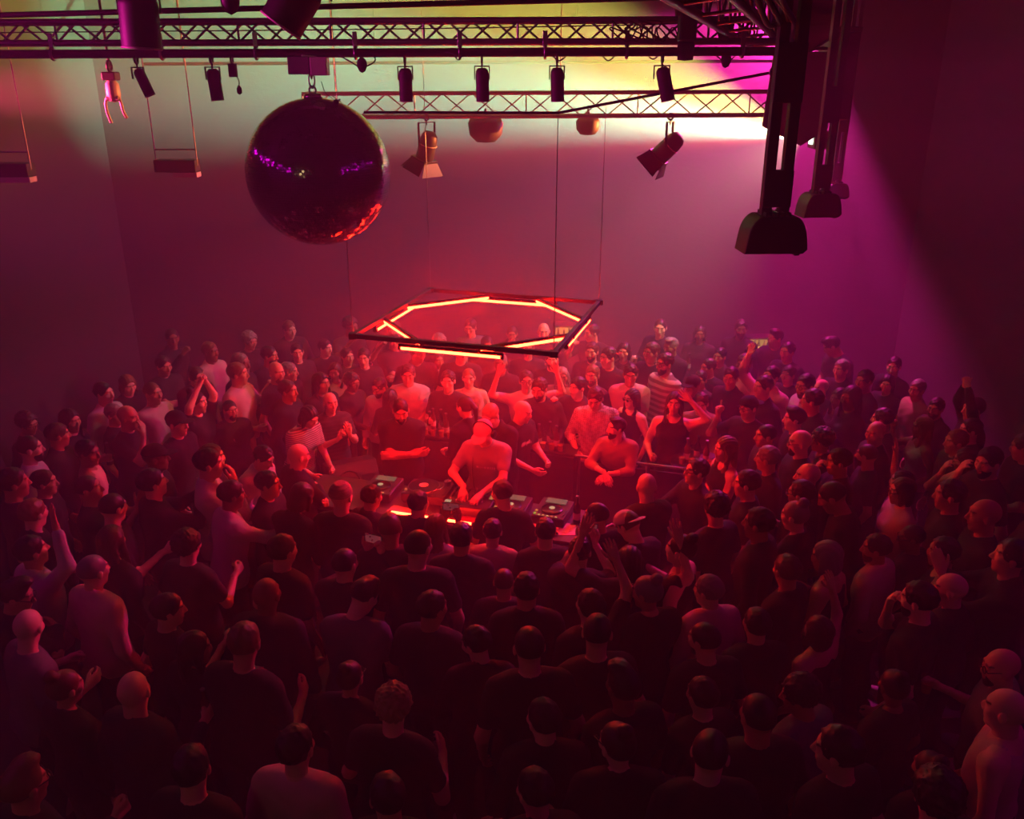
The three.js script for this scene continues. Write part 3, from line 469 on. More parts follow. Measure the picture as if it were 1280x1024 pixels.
// ---------------------------------------------------------------- the square frame of red tubes over the booth
const BC = [-.265, 8.19], TURN = Math.atan2(.292, .956);
const booth = (u, v, y = 0) => new THREE.Vector3(BC[0] + .956 * u + .292 * v, y, -BC[1] + .292 * u - .956 * v);
const BTURN = -TURN;                                     // rotation.y that lines a thing up with the booth
const redLight = rgb(1, .003, .036);
const tubeGlow = mat(0x200505, .5, 0, { emissive: rgb(1, .01, .003), emissiveIntensity: 180 });
{
  const FY = 2.76, S = .925, t = thing('tube_lamp_frame', 'square black hanging frame fitted with eight glowing red light tubes', 'lamp frame');
  const C4 = [[-S, -S], [S, -S], [S, S], [-S, S]].map(([u, v]) => booth(u, v, FY));
  C4.forEach((c, i) => { const e = C4[(i + 1) % 4]; const m = part('beam', rbox(c.distanceTo(e) + .04, .042, .042, .005), M.black, t); m.position.copy(c).add(e).multiplyScalar(.5); m.rotation.y = Math.atan2(-(e.z - c.z), e.x - c.x); part('corner_block', rbox(.075, .055, .075, .008).translate(c.x, c.y, c.z), M.black, t); });
  const tubeAt = (u, v, ang, len, y) => {
    const p = booth(u, v, y), m = part('tube_housing', rbox(len + .04, .028, .03, .005), M.black, t); m.position.copy(p); m.rotation.y = BTURN + ang;
    part('light_tube', new THREE.CylinderGeometry(.018, .018, len, 12).rotateZ(Math.PI / 2).translate(0, -.026, 0), tubeGlow, m, 'glowing red light tube');
    for (const s of [1, -1]) part('end_cap', cyl(.021, .021, .024, 10).rotateZ(Math.PI / 2).translate(s * (len / 2 + .008), -.026, 0), M.black, m);
    for (const f of [-.25, .25]) { const l = new THREE.RectAreaLight(redLight, 60, len / 2, .03); l.name = 'red_tube_light'; l.position.copy(p).add(new THREE.Vector3(Math.cos(m.rotation.y) * f * len, -.046, -Math.sin(m.rotation.y) * f * len)); l.rotation.set(-Math.PI / 2, 0, m.rotation.y, 'YXZ'); l.rotation.set(-Math.PI / 2, 0, 0); l.rotateZ(m.rotation.y); scene.add(l); }
  };
  for (let k = 0; k < 4; k++) { const a = k * Math.PI / 2, s = Math.sin(a), c = Math.cos(a); tubeAt(-S * s * 1, -S * c, a * 1, .93, FY - .045); const q = S * .645; tubeAt(q * (c - s) * 1, q * (-c - s), a + Math.PI / 4, .93, FY - .012); }
  const wires = C4.map((c) => ({ c, top: Math.min(TOP, 4.66) }));
  C4.forEach((c, i) => single('suspension_wire', bar(c.clone().setY(FY + .03), c.clone().setY(i === 1 || i === 2 ? 4.67 + (i === 2 ? .03 : 0) : TOP), .0035, 5), M.steel, 'thin vertical wire holding a corner of the red tube frame', 'wire', 'wires of the red tube frame'));
  const K = C4[1].clone().setY(4.67), E2 = at(968, 90, 6.6);
  single('guy_cable', merge([bar(at(455, 140.5, 7.2), K, .011, 8), bar(K, E2, .011, 8)]), M.blackMetal, 'taut dark cable bent at the wire of the red tube frame', 'cable');
  { const g = thing('turnbuckle', 'short fat turnbuckle where the taut cable meets the pole', 'turnbuckle', E2); const d = at(990, 88, 6.5).sub(E2); part('sleeve', bar(new THREE.Vector3(), d, .03, 10), M.blackMetal, g); part('eye', new THREE.TorusGeometry(.03, .008, 6, 14), M.steel, g); }
}
// ================================================================ the DJ booth
const TH = .97;                                          // table height
function put(o, u, v, y = 0, turn = 0) { o.position.copy(booth(u, v, y)); o.rotation.y = BTURN + turn; return o; }
const glow = (r, g, b, k) => mat(0x111111, .4, 0, { emissive: rgb(r, g, b), emissiveIntensity: k });
{
  const t = put(thing('dj_table', 'long black-draped table that carries the decks and mixer', 'table'), -.3, -.55);
  part('tabletop', rbox(2.9, .04, .66, .008, 0, TH - .02, 0), mat(0x3a3436, .55), t);
  part('front_panel', rbox(2.84, TH - .06, .03, .006, 0, (TH - .06) / 2 + .01, .31), M.drape, t);
  part('side_panel', rbox(.03, TH - .06, .6, .006, 1.41, (TH - .06) / 2 + .01, 0), M.drape, t); part('side_panel', rbox(.03, TH - .06, .6, .006, -1.41, (TH - .06) / 2 + .01, 0), M.drape, t);
  for (const [x, z] of [[-1.36, -.28], [1.36, -.28]]) part('leg', rbox(.05, TH - .04, .05, .004, x, (TH - .04) / 2, z), M.blackMetal, t);
}
{
  const t = put(thing('table_edge_lamp', 'glowing light tube on the front edge of the DJ table', 'lamp'), -.265, -.86, TH + .03);
  part('light_tube', new THREE.CylinderGeometry(.013, .013, .82, 12).rotateZ(Math.PI / 2), tubeGlow, t); part('housing', rbox(.86, .02, .04, .005, 0, -.02, -.005), M.blackMetal, t);
  for (const s of [1, -1]) part('end_cap', cyl(.016, .016, .02, 10).rotateZ(Math.PI / 2).translate(s * .42, 0, 0), M.black, t);
  const l = new THREE.RectAreaLight(redLight, 20, .8, .03); l.name = 'edge_tube_light'; l.position.copy(booth(-.265, -.885, TH + .035)); l.lookAt(booth(-.265, -1.885, TH + .5)); l.rotateY(Math.PI); l.lookAt(booth(-.265, .2, TH - .5)); scene.add(l);
}
function turntable(label, u, v, turn = 0, spinning = true) {
  const t = put(thing('turntable', label, 'turntable'), u, v, TH, turn);
  part('plinth', rbox(.45, .09, .35, .012, 0, .065, 0), M.paint, t);
  for (const [x, z] of [[-.19, -.14], [.19, -.14], [-.19, .14], [.19, .14]]) part('foot', cyl(.025, .028, .022, 12, x, .011, z), M.rubber, t);
  const pl = part('platter', cyl(.158, .163, .022, 36, -.045, .122, 0), M.alu, t);
  part('record', lathe([[.004, .004], [.05, .004], [.052, .003], [.15, .003], [.152, 0], [.004, 0]], 40).translate(-.045, .134, 0), mat(0x0a0a0a, .25), pl);
  part('record_label', cyl(.048, .048, .002, 24, -.045, .139, 0), mat(0xc9b58a, .7), pl);
  part('spindle', cyl(.004, .004, .02, 8, -.045, .15, 0), M.chrome, pl);
  const arm = part('tonearm', tube([[.165, .15, -.12], [.17, .155, -.02], [.15, .15, .08], [.09, .145, .11]], .005, 20, 6), M.chrome, t);
  part('tonearm_base', cyl(.035, .04, .045, 18, .165, .13, -.12), M.steel, arm); part('counterweight', cyl(.014, .014, .03, 12).rotateX(Math.PI / 2).translate(.165, .15, -.155), M.chrome, arm); part('cartridge', rbox(.014, .014, .03, .002, .085, .142, .115), M.black, arm);
  part('pitch_fader', rbox(.02, .008, .12, .002, .195, .113, .06), M.black, t); part('start_button', rbox(.03, .006, .03, .002, -.2, .112, .15), M.steel, t); part('strobe_light', cyl(.012, .014, .02, 12, -.2, .12, .1), glow(1, .2, .08, .6), t);
  return t;
}
function mediaPlayer(label, u, v, turn = 0) {
  const t = put(thing('media_player', label, 'media player'), u, v, TH, turn);
  part('housing', rbox(.32, .085, .4, .012, 0, .055, 0), mat(0x232227, .4), t);
  part('face_plate', rbox(.31, .006, .39, .003, 0, .1, 0), mat(0x3b3940, .35, .4), t);
  const j = part('jog_wheel', lathe([[0, .022], [.05, .022], [.07, .014], [.1, .016], [.104, 0], [0, 0]], 32).translate(0, .103, .04), mat(0x1a1a1d, .25, .5), t);
  part('jog_display_light', cyl(.028, .028, .004, 20, 0, .126, .04), glow(1, .8, .4, .55), j);
  part('screen', rbox(.2, .008, .09, .003, 0, .112, -.125).rotateX(.05), glow(.45, .5, .3, .22), t, 'small lit display');
  for (let k = 0; k < 5; k++) part('button_light', rbox(.022, .006, .012, .002, -.09 + k * .042, .106, .175), glow(1, [.8, .5, .9, .3, .7][k], [.2, .1, .3, .1, .2][k], .7), t);
  part('pitch_fader', rbox(.016, .01, .1, .002, .135, .107, .08), M.black, t); for (const z of [.0, .06]) part('cue_button_light', cyl(.014, .014, .01, 14, -.135, .107, .1 + z), glow(z ? .3 : 1, z ? .9 : .5, .1, .45), t);
  for (const [x, z] of [[-.13, -.16], [.13, -.16], [-.13, .16], [.13, .16]]) part('foot', cyl(.018, .02, .016, 10, x, .008, z), M.rubber, t);
  return t;
}
mediaPlayer('black media player with a lit jog wheel, at the monitor speaker end of table', -.95, -.47, .05);
turntable('record deck with a spinning record between media player and mixer', -.47, -.42, .03);
{
  const t = put(thing('dj_mixer', 'wide black mixer with rows of knobs under the hands of the DJ', 'mixer'), .02, -.5, TH, .04);
  part('housing', rbox(.46, .1, .4, .012, 0, .06, 0), mat(0x1c1b1f, .4), t); part('face_plate', rbox(.45, .006, .39, .003, 0, .112, 0), mat(0x2c2a2f, .35, .3), t);
  const kn = lathe([[0, .02], [.008, .02], [.0095, .002], [.0095, 0], [0, 0]], 10), fd = rbox(.012, .016, .022, .003);
  for (let c = 0; c < 6; c++) { for (let r = 0; r < 6; r++) part('knob', kn, r % 3 ? M.black : M.grey, t).position.set(-.19 + c * .064, .115, -.165 + r * .036); part('fader_slot', rbox(.006, .003, .1, .001), M.black, t).position.set(-.19 + c * .064, .116, .115); part('fader', fd, M.pale, t).position.set(-.19 + c * .064, .123, .085 + .05 * ((c * 7) % 5) / 5); }
  part('level_display_light', rbox(.04, .008, .09, .002, .19, .117, -.05), glow(1, .65, .2, .35), t); part('effect_screen', rbox(.06, .008, .04, .002, -.2, .118, .13), glow(1, .8, .45, .5), t);
}
mediaPlayer('black media player hidden partly behind a head, next to the mixer', .43, -.5, .02);
mediaPlayer('black media player with glowing buttons at the bottle end of table', .83, -.46, -.04);
// bottles, glasses and cups: lathed
const BOTTLE = [[0, 0], [.032, 0], [.036, .006], [.036, .15], [.03, .185], [.015, .215], [.013, .27], [.016, .272], [.016, .285], [0, .286]], GLASS = [[0, 0], [.03, 0], [.038, .12], [.0355, .12], [.028, .008], [0, .008]], CUP = [[0, 0], [.03, 0], [.043, .12], [.045, .122], [.0415, .12], [.0285, .006], [0, .006]], WINE = [[0, 0], [.034, 0], [.033, .004], [.005, .01], [.0045, .08], [.02, .095], [.036, .13], [.034, .185], [.032, .185], [.034, .13], [.018, .1], [0, .092]];
const G = { bottle: lathe(BOTTLE, 14), glass: lathe(GLASS, 14), cup: lathe(CUP, 14), wine: lathe(WINE, 14), label: new THREE.CylinderGeometry(.0365, .0365, .07, 14, 1, true).translate(0, .08, 0), cap: cyl(.017, .017, .014, 10, 0, .284, 0), drink: cyl(.034, .0285, .07, 12, 0, .043, 0), wdrink: lathe([[0, .1], [.017, .102], [.031, .128], [.033, .14], [0, .14]], 12), cupdrink: cyl(.038, .0305, .07, 12, 0, .045, 0) };
const clear = new THREE.MeshPhysicalMaterial({ color: 0xffffff, roughness: .04, transmission: 1, thickness: 0, ior: 1.5 }), amber = mat(0x5a2b10, .12), greenGlass = mat(0x10240f, .1), blackGlass = mat(0x0a0806, .1), drinkMat = mat(0xb6782c, .15), cola = mat(0x1c0d07, .12), cupMat = mat(0xd9d4cc, .4);
function bottle(p, label, m = amber, group, s = 1) { const t = thing('bottle', label, 'bottle', p, group); part('glass_body', G.bottle, m, t); part('paper_label', G.label, M.paper, t); part('bottle_cap', G.cap, M.steel, t); t.scale.setScalar(s); return t; }
function tumbler(p, label, group, m = drinkMat) { const t = thing('drinking_glass', label, 'glass', p, group); part('glass_wall', G.glass, clear, t); part('drink', G.drink, m, t); return t; }
function wineGlass(p, label, group) { const t = thing('stem_glass', label, 'glass', p, group); part('bowl', G.wine, clear, t); part('drink', G.wdrink, cola, t); return t; }
bottle(booth(1.07, -.5, TH), 'dark bottle standing on the open end of the DJ table', blackGlass, undefined, .98);
// cables, papers and a cloth heap at both ends
for (let k = 0; k < 3; k++) { const cx = .5 + k * .19, pts = []; for (let i = 0; i < 40; i++) { const a = i * .55, r = .05 + .02 * Math.sin(i * 1.7 + k); pts.push(booth(cx + Math.cos(a) * r * 1.2, -.78 + Math.sin(a) * r * .6, TH + .008 + i * .0011 + .006 * Math.sin(i * 2.3 + k))); } single('cable_coil', new THREE.TubeGeometry(new THREE.CatmullRomCurve3(pts), 160, .0055, 5), mat(0x2a2326, .5), 'loose coil of black cable on the front of DJ table', 'cable', 'coiled cables on the DJ table'); }
for (let k = 0; k < 3; k++) { const o = single('paper_sheet', rbox(.26, .004, .19, .001), M.paper, 'sheet of paper lying on the DJ table beside the bottle', 'paper', 'papers on the DJ table'); put(o, .98 - k * .08, -.68 + k * .03, TH + .003 + k * .004, .3 - k * .2); }
for (let k = 0; k < 2; k++) { const o = single('record_sleeve', rbox(.31, .005, .31, .001), mat(k ? 0x8f2a22 : 0xb9a27e, .7), k ? 'red record sleeve lying flat on the DJ table' : 'tan record sleeve lying flat before the record deck', 'record sleeve'); put(o, k ? .08 : -.62, -.76, TH + .004 + k * .006, k ? .2 : -.12); o.scale.set(.8, 1, .45); }
{ // crumpled dark cloth and bags heaped beside the table
  const c = single('cloth_heap', netMesh((x, y, z) => smax(ell(x, y, z, 0, .1, 0, .44, .62, .27) + .035 * Math.sin(x * 17 + 3 * Math.sin(z * 9)) * Math.sin(y * 13 + 2 * Math.sin(x * 7)) + .016 * ripple(x, y, z, 2), -y, .01), [-.58, -.02, -.46], [.58, .82, .46], .022), mat(0x352b2d, .85), 'crumpled heap of dark coats and cables beside the DJ table', 'cloth heap'); put(c, -2.26, -.62, 0);
  for (let k = 0; k < 5; k++) { const pts = []; for (let i = 0; i < 14; i++) { const a = i * .7 + k * 1.3; pts.push(booth(-2.26 + .26 * Math.cos(a) * (1 - i * .03), -.62 + .17 * Math.sin(a * 1.1 + k), .72 + .03 * Math.sin(i + k))); } single('heap_cable', new THREE.TubeGeometry(new THREE.CatmullRomCurve3(pts), 70, .009, 5), mat(0x3a3033, .5), 'thick black cable strewn over the heap of coats', 'cable', 'cables strewn over the coats'); }
}
{ // monitor speaker on its stand
  const t = put(thing('monitor_speaker', 'black wedge monitor speaker tilted towards the DJ beside the table', 'loudspeaker'), -1.64, .2, 0, .75); t.scale.setScalar(.86);
  part('stand', rbox(.5, .62, .4, .01, 0, .31, -.04), M.drape, t);
  const w = part('cabinet', new THREE.ExtrudeGeometry(new THREE.Shape([[-.26, 0], [.3, 0], [.3, .1], [.02, .46], [-.26, .4]].map((a) => new THREE.Vector2(...a))), { depth: .62, bevelEnabled: true, bevelSize: .008, bevelThickness: .008, bevelSegments: 2 }).translate(0, 0, -.31).rotateY(-Math.PI / 2), mat(0x1b1a1c, .6), t); w.position.y = .625;
  const gr = part('grille', rbox(.56, .43, .015, .004), mat(0x3c3a3c, .5, .3), w); gr.position.set(0, .285, .172); gr.rotation.x = -.66;
  part('woofer', new THREE.TorusGeometry(.13, .012, 8, 28).translate(-.08, 0, .01), M.rubber, gr); part('horn', rbox(.16, .1, .012, .004, .17, 0, .006), M.rubber, gr); part('handle', rbox(.012, .05, .14, .004, .322, .2, 0), M.blackMetal, w);
}
{ // counter and rail behind the DJ
  const t = put(thing('booth_counter', 'long black counter behind the DJ with drinks standing on it', 'counter'), -.36, .99);
  part('counter_top', rbox(2.2, .04, .27, .008, 0, 1.04, 0), mat(0x1a1012, .35), t);
  for (let k = 0; k < 3; k++) part('front_panel', rbox(.71, 1.0, .03, .006, -.72 + k * .72, .51, .115), mat(0x150c0f, .6), t);
  for (const x of [-1.05, 0, 1.05]) part('support', rbox(.05, 1.0, .2, .006, x, .51, 0), M.drape, t);
  const r = put(thing('guard_rail', 'thin steel rail on posts with black panels beside the counter', 'rail'), 1.55, .74); part('top_rail', cyl(.016, .016, 1.56, 10).rotateZ(Math.PI / 2).translate(0, 1.1, 0), M.steel, r); for (const x of [-.74, 0, .74]) part('post', cyl(.014, .016, 1.1, 10, x, .55, 0), M.steel, r); for (const x of [-.37, .37]) part('panel', rbox(.7, .98, .02, .004, x, .55, 0), mat(0x120a0d, .7), r); part('stay', bar(new THREE.Vector3(.74, .9, .03), new THREE.Vector3(.3, .02, .5), .009), M.steel, r);
  const h = put(thing('high_table', 'small dark high table with drinks behind the guard rail', 'table'), 2.05, 1.06); part('table_top', cyl(.3, .3, .03, 28, 0, 1.045, 0), mat(0x1a1012, .35), h); part('column', cyl(.035, .035, 1.03, 14, 0, .515, 0), M.blackMetal, h); part('foot', cyl(.2, .22, .03, 24, 0, .015, 0), M.blackMetal, h);
}
const spots = [[-1.0, 3, 'beside the arms-crossed person'], [.3, 3, 'at the rail end of the counter'], [1.92, 3, 'on the high table behind the rail']];
for (const [u0, n, where] of spots) {
  for (let k = 0; k < n; k++) bottle(booth(u0 + k * .1, .95 + (k % 2) * .1 + (u0 > 1 ? .06 : 0), 1.06), 'brown bottle in the cluster of drinks ' + where, k % 2 ? greenGlass : amber, 'bottles ' + where, .95);
  for (let k = 0; k < n + 1; k++) tumbler(booth(u0 - .04 + k * .1, .895 + (u0 > 1 ? .05 : 0), 1.06), 'clear tumbler in the cluster of drinks ' + where, 'tumblers ' + where);
  for (let k = 0; k < 2; k++) wineGlass(booth(u0 + .05 + k * .1, 1.06 - k * .1 + (u0 > 1 ? .09 : 0), 1.06), 'stem glass in the cluster of drinks ' + where, 'stem glasses ' + where);
}
// ---------------------------------------------------------------- the lit bar niches by the far wall
function niche(label, px, py, w, h, n, shelf) {
  const p = at(px, py, 12.75), t = thing('bar_shelf', label, 'shelf', [p.x, p.y - h / 2, p.z]);
  part('back_panel_light', rbox(w, h, .02, .004, 0, h / 2, -.1), glow(1, .62, .12, .55), t, 'warm backlit panel'); part('board', rbox(w + .06, .03, .24, .004, 0, -.015, 0), M.wood, t); part('board', rbox(w + .06, .03, .24, .004, 0, h + .015, 0), M.wood, t);
  for (const s of [-1, 1]) part('side', rbox(.03, h + .06, .24, .004, s * (w / 2 + .015), h / 2, 0), M.wood, t);
  part('cabinet_base', rbox(w + .06, p.y - h / 2 - .03, .24, .004, 0, -.03 - (p.y - h / 2 - .03) / 2, 0), M.wood, t);
  const l = new THREE.PointLight(rgb(1, .62, .15), .25); l.position.set(p.x, p.y, p.z + .16); l.shadow.radius = 3; l.castShadow = true; scene.add(l);
  for (let k = 0; k < n; k++) bottle([p.x - w / 2 + (k + .6) * w / (n + .2), p.y - h / 2 + .001, p.z + .02 + (k % 2) * .04], 'small bottle in front of the ' + shelf, [amber, greenGlass, blackGlass][k % 3], 'bottles on the ' + shelf, Math.min(1, h * 3));
  return p;
}
niche('bright lit bar shelf seen past the red tube frame', 708, 419, .34, .3, 4, 'lit shelf behind the tube frame');
const np = niche('small lit bar shelf beyond the crowd near the far wall', 948, 430, .36, .2, 5, 'small lit shelf by far wall');
{ const t = thing('till_screen', 'tiny pale blue screen under the small lit bar shelf', 'screen', at(945, 441, 12.55)); part('bezel', rbox(.1, .06, .02, .004), M.black, t); part('screen', rbox(.085, .045, .006, .001, 0, 0, .01), glow(.12, .6, .75, .9), t); part('stalk', bar(new THREE.Vector3(0, -.02, -.01), new THREE.Vector3(0, -at(945, 441, 12.55).y, -.01), .012), M.black, t); }
// unseen warm window strip behind the camera, placed for its reflection in the mirror ball
{ const w = thing('unseen_window_strip', 'unseen warm lit window strip behind the view, mirrored by the ball', 'window', [-3.6, 5.25, ZF - .03]); part('window_frame', rbox(3.7, .46, .05, .006), M.blackMetal, w); for (let k = 0; k < 5; k++) part('window_pane_light', rbox(.68, .32, .02, .003, -1.44 + k * .72, 0, -.03), glow(1, .66, .26, [1.5, 4, 6, 4, 1.5][k]), w, 'unseen warm lit pane'); }
// ================================================================ the crowd
const POSE = {
  stand: ['standing', { L: { w: [.25, .9, .07] }, R: { w: [-.25, .9, .07] } }],
  clasp: ['hands clasped in front', { L: { w: [.05, 1.02, .26], n: [0, .3, -1] }, R: { w: [-.04, 1.04, .27], n: [0, .3, -1], hand: 'grip' }, head: { pitch: .12 } }],
  sway: ['swaying with bent arms', { lean: .08, side: .06, L: { w: [.2, 1.16, .27], hand: 'fist' }, R: { w: [-.23, 1.2, .22], hand: 'relaxed' }, stride: .05, head: { yaw: .25, pitch: .1 } }],
  dance: ['dancing with a fist up', { lean: .1, side: -.05, L: { w: [.22, 1.12, .2] }, R: { w: [-.2, 1.5, .3], hand: 'fist', pole: [-.8, -1, .1] }, stride: -.05, head: { yaw: -.2 } }],
  raise: ['one arm raised', { L: { w: [.25, .95, .08] }, R: { w: [-.26, 1.84, .1], pole: [-1, -.2, .3], hand: 'open', n: [0, .1, 1] }, head: { pitch: -.1 } }],
  joined: ['hands joined overhead', { L: { w: [.05, 1.87, .12], pole: [1, -.3, .2], n: [-1, 0, .2], hand: 'fist' }, R: { w: [-.06, 1.85, .12], pole: [-1, -.3, .2], n: [1, 0, .2], hand: 'point' }, head: { yaw: .2 } }],
  wide: ['both open hands raised', { L: { w: [.36, 1.74, .12], pole: [1, -.6, .1], hand: 'open', n: [0, .1, 1] }, R: { w: [-.36, 1.74, .12], pole: [-1, -.6, .1], hand: 'open', n: [0, .1, 1] }, head: { pitch: -.08 } }],
  drink: ['holding a drink', { L: { w: [.24, .93, .08] }, R: { w: [-.12, 1.24, .31], f: [.2, .25, 1], n: [1, 0, .1], hand: 'grip' }, head: { yaw: .15 } }],
  phone: ['holding up a phone', { L: { w: [.06, 1.5, .38], pole: [.8, -1, 0], f: [-.2, 1, .25], n: [0, .2, -1], hand: 'relaxed' }, R: { w: [-.07, 1.5, .38], pole: [-.8, -1, 0], f: [.2, 1, .25], n: [0, .2, -1], hand: 'grip' } }],
  cross: ['arms crossed', { L: { w: [-.1, 1.16, .21], pole: [1, -.6, .1], f: [-1, .1, -.1], n: [0, 0, -1], hand: 'fist' }, R: { w: [.12, 1.19, .24], pole: [-1, -.6, .1], f: [1, .05, -.15], n: [0, 0, -1] }, head: { pitch: .15 } }],
  smoke: ['one hand at the mouth', { L: { w: [.24, .92, .08] }, R: { w: [-.08, 1.46, .2], pole: [-.7, -1, .1], f: [.35, 1, -.15], n: [.3, 0, -1], hand: 'relaxed' }, head: { pitch: .06 } }],
  point: ['pointing one finger up', { L: { w: [.22, 1.0, .15] }, R: { w: [-.22, 1.52, .24], pole: [-.5, -1, 0], f: [.05, 1, .1], n: [1, 0, .2], hand: 'point' }, head: { yaw: -.15 } }],
  clap: ['hands together in front', { L: { w: [.03, 1.42, .36], pole: [1, -1, 0], f: [-.1, .9, .4], n: [-1, 0, 0], hand: 'flat' }, R: { w: [-.03, 1.42, .36], pole: [-1, -1, 0], f: [.1, .9, .4], n: [1, 0, 0], hand: 'flat' }, head: { pitch: -.12 } }],
  reach: ['arm stretched forward', { lean: .12, L: { w: [.24, .93, .1] }, R: { w: [-.12, 1.3, .5], pole: [-.3, -1, 0], n: [0, -1, .1], hand: 'relaxed' }, head: { pitch: .05 } }],
  hug: ['arm across a neighbour', { L: { w: [.5, 1.38, .1], pole: [0, -1, -.3], f: [1, -.3, .2], n: [0, -1, .2] }, R: { w: [-.2, 1.1, .26], hand: 'grip' }, head: { yaw: .3 } }],
  bow: ['head bowed', { lean: .2, L: { w: [.12, 1.0, .3] }, R: { w: [-.14, 1.05, .3], hand: 'grip' }, head: { pitch: .4 } }],
};
const COLOR = { k: ['black', 0x08080a], c: ['charcoal', 0x1c1b1e], n: ['navy', 0x0d1224], g: ['grey', 0x5b5a5d], w: ['white', 0xb4afa8], d: ['pale grey', 0x8f8b88], t: ['tan', 0x9c7a5c], r: ['red', 0x8a1c1a], b: ['brown', 0x2c1a12], o: ['olive', 0x23241a], p: ['pale pink', 0xc79a96] };
const KIND = { t: ['t-shirt', 'tee'], p: ['polo shirt', 'polo'], l: ['long-sleeved shirt', 'long'], h: ['hooded top', 'hoodie'], j: ['jacket', 'jacket'], v: ['vest top', 'tank'], r: ['rolled-sleeve shirt', 'rolled'] };
const HAIRCOL = [0x0b0706, 0x160d08, 0x24140b, 0x3d2413, 0x6d4a26, 0x9a7a4c, 0x77716c], SKIN = [0xd9a283, 0xc68a69, 0xb57a58, 0x8a5a3e, 0xe0b095];
const cached = {}, memo = (k, f) => cached[k] ??= f();
const skinMat = (i) => memo('skin' + i, () => mat(SKIN[i], .55, 0, { vertexColors: true })), hairMat = (i) => memo('hair' + i, () => mat(HAIRCOL[i], .5)), clothMat = (c) => memo('cloth' + c, () => mat(COLOR[c][1], .85, 0, { bumpMap: grainBump, bumpScale: .002 }));
const trouserMat = [mat(0x0a0a0c, .85), mat(0x101626, .85), mat(0x1d1a18, .85)], shoeMat = [mat(0x0b0b0b, .5), mat(0xb8b4ad, .6)];
function stripes(a, b, period, share, vertical) { const n = 64, d = new Uint8Array(n * 4 * 4), ca = new THREE.Color(a), cb = new THREE.Color(b); for (let y = 0; y < n; y++) for (let x = 0; x < 4; x++) { const c = y / n < share ? ca : cb; d.set([c.r * 255, c.g * 255, c.b * 255, 255].map(Math.round), (y * 4 + x) * 4); } const t = new THREE.DataTexture(d, 4, n); t.wrapS = t.wrapT = THREE.RepeatWrapping; t.magFilter = THREE.LinearFilter; t.repeat.set(1, 1 / period); t.needsUpdate = true; return mat(0xffffff, .85, 0, { map: t }); }
function blotches(a, b, sz) { const n = 128, d = new Uint8Array(n * n * 4), ca = new THREE.Color(a), cb = new THREE.Color(b); for (let y = 0; y < n; y++) for (let x = 0; x < n; x++) { const v = Math.sin(x * .39 + 2.3 * Math.sin(y * .294)) * Math.sin(y * .343 + 1.9 * Math.sin(x * .245)), c = v > .28 ? ca : cb; d.set([c.r * 255, c.g * 255, c.b * 255, 255].map(Math.round), (y * n + x) * 4); } const t = new THREE.DataTexture(d, n, n); t.wrapS = t.wrapT = THREE.RepeatWrapping; t.magFilter = THREE.LinearFilter; t.repeat.set(1 / sz, 1 / sz); t.needsUpdate = true; return mat(0xffffff, .85, 0, { map: t }); }
const PRINT = { s: ['striped', stripes(0x16141a, 0xc9c2ba, .022, .5)], S: ['dark striped', stripes(0x171519, 0x3a3538, .045, .55)], W: ['pale striped', stripes(0x6d5a58, 0xc4b6ae, .07, .5)], f: ['pale patterned', blotches(0x3a2a2a, 0xcbbfb4, .3)] };

const people = [];
/* o: x, z, yaw, pose (name or own pose), head kind, garment "colour kind", hair, hair colour, skin, scale, extras */
function person(o) {
  const own = typeof o.pose !== 'string', pose = own ? o.pose : POSE[o.pose][1], fine = !!o.fine, turned = o.turn ?? 0, key = own ? o.key : o.pose + o.head + turned + fine;
  const sk = memo('sk' + key, () => skeleton(own ? pose : { ...pose, bust: o.head === 'b' ? 1 : 0, build: o.head === 'b' ? .9 : o.head === 'c' ? 1.1 : 1, head: { ...(pose.head ?? {}), yaw: (pose.head?.yaw ?? 0) + turned * .45, pitch: (pose.head?.pitch ?? 0) + (turned ? .05 : 0) } }));
  const p = new THREE.Group(); p.name = numbered('person'); scene.add(p);
  p.position.set(o.x, 0, o.z); p.rotation.y = o.yaw; p.scale.setScalar(o.scale);
  part('body', memo('body' + key, () => bodyMesh(sk, o.head, fine)), skinMat(o.skin), p);
  const gk = KIND[o.wear[1]][1], m = PRINT[o.wear[0]]?.[1] ?? clothMat(o.wear[0]);
  part({ t: 'tshirt', p: 'polo_shirt', l: 'shirt', h: 'hooded_top', j: 'jacket', v: 'vest_top', r: 'shirt' }[o.wear[1]], memo('top' + key + gk, () => shirtMesh(sk, gk, fine, key.length)), m, p);
  part('trousers', memo('legs' + key, () => trouserMesh(sk, fine)), trouserMat[o.legs ?? 0], p);
  sk.feet.forEach((f) => { const s = part('shoe', shoeMesh(), shoeMat[o.shoe ?? 0], p); s.position.set(f.x, 0, f.z); s.rotation.y = f.turn; });
  const onHead = (name, g, mm) => { const h = part(name, g, mm, p); h.applyMatrix4(sk.headM); return h; };
  const hc = fine ? .0068 : .0105;
  if (o.hair && o.hair !== 'bald') onHead('hair', headTop(o.hair, hc), hairMat(o.tint));
  if (o.beard) onHead('beard', headTop('beard', fine ? .006 : .009), hairMat(o.tint));
  if (o.hat) onHead(o.hat === 'beanie' ? 'beanie' : 'cap', headTop(o.hat, hc), o.hatMat ?? clothMat(o.hatColor ?? 'k'));
  if (o.glasses) onHead(o.glasses === 2 ? 'sunglasses' : 'glasses', memo('gl' + o.glasses, () => o.glasses === 2 ? shadesMesh() : glassesMesh()), M.black);
  p.updateMatrixWorld(true);
  people.push({ ...o, group: p, sk });
  return p;
}
const handAt = (p, sk, s, out) => { const m = new THREE.Matrix4().multiplyMatrices(p.matrixWorld, handMatrix(sk.arms[s])); return { m, p: new THREE.Vector3(...out).applyMatrix4(m) }; };

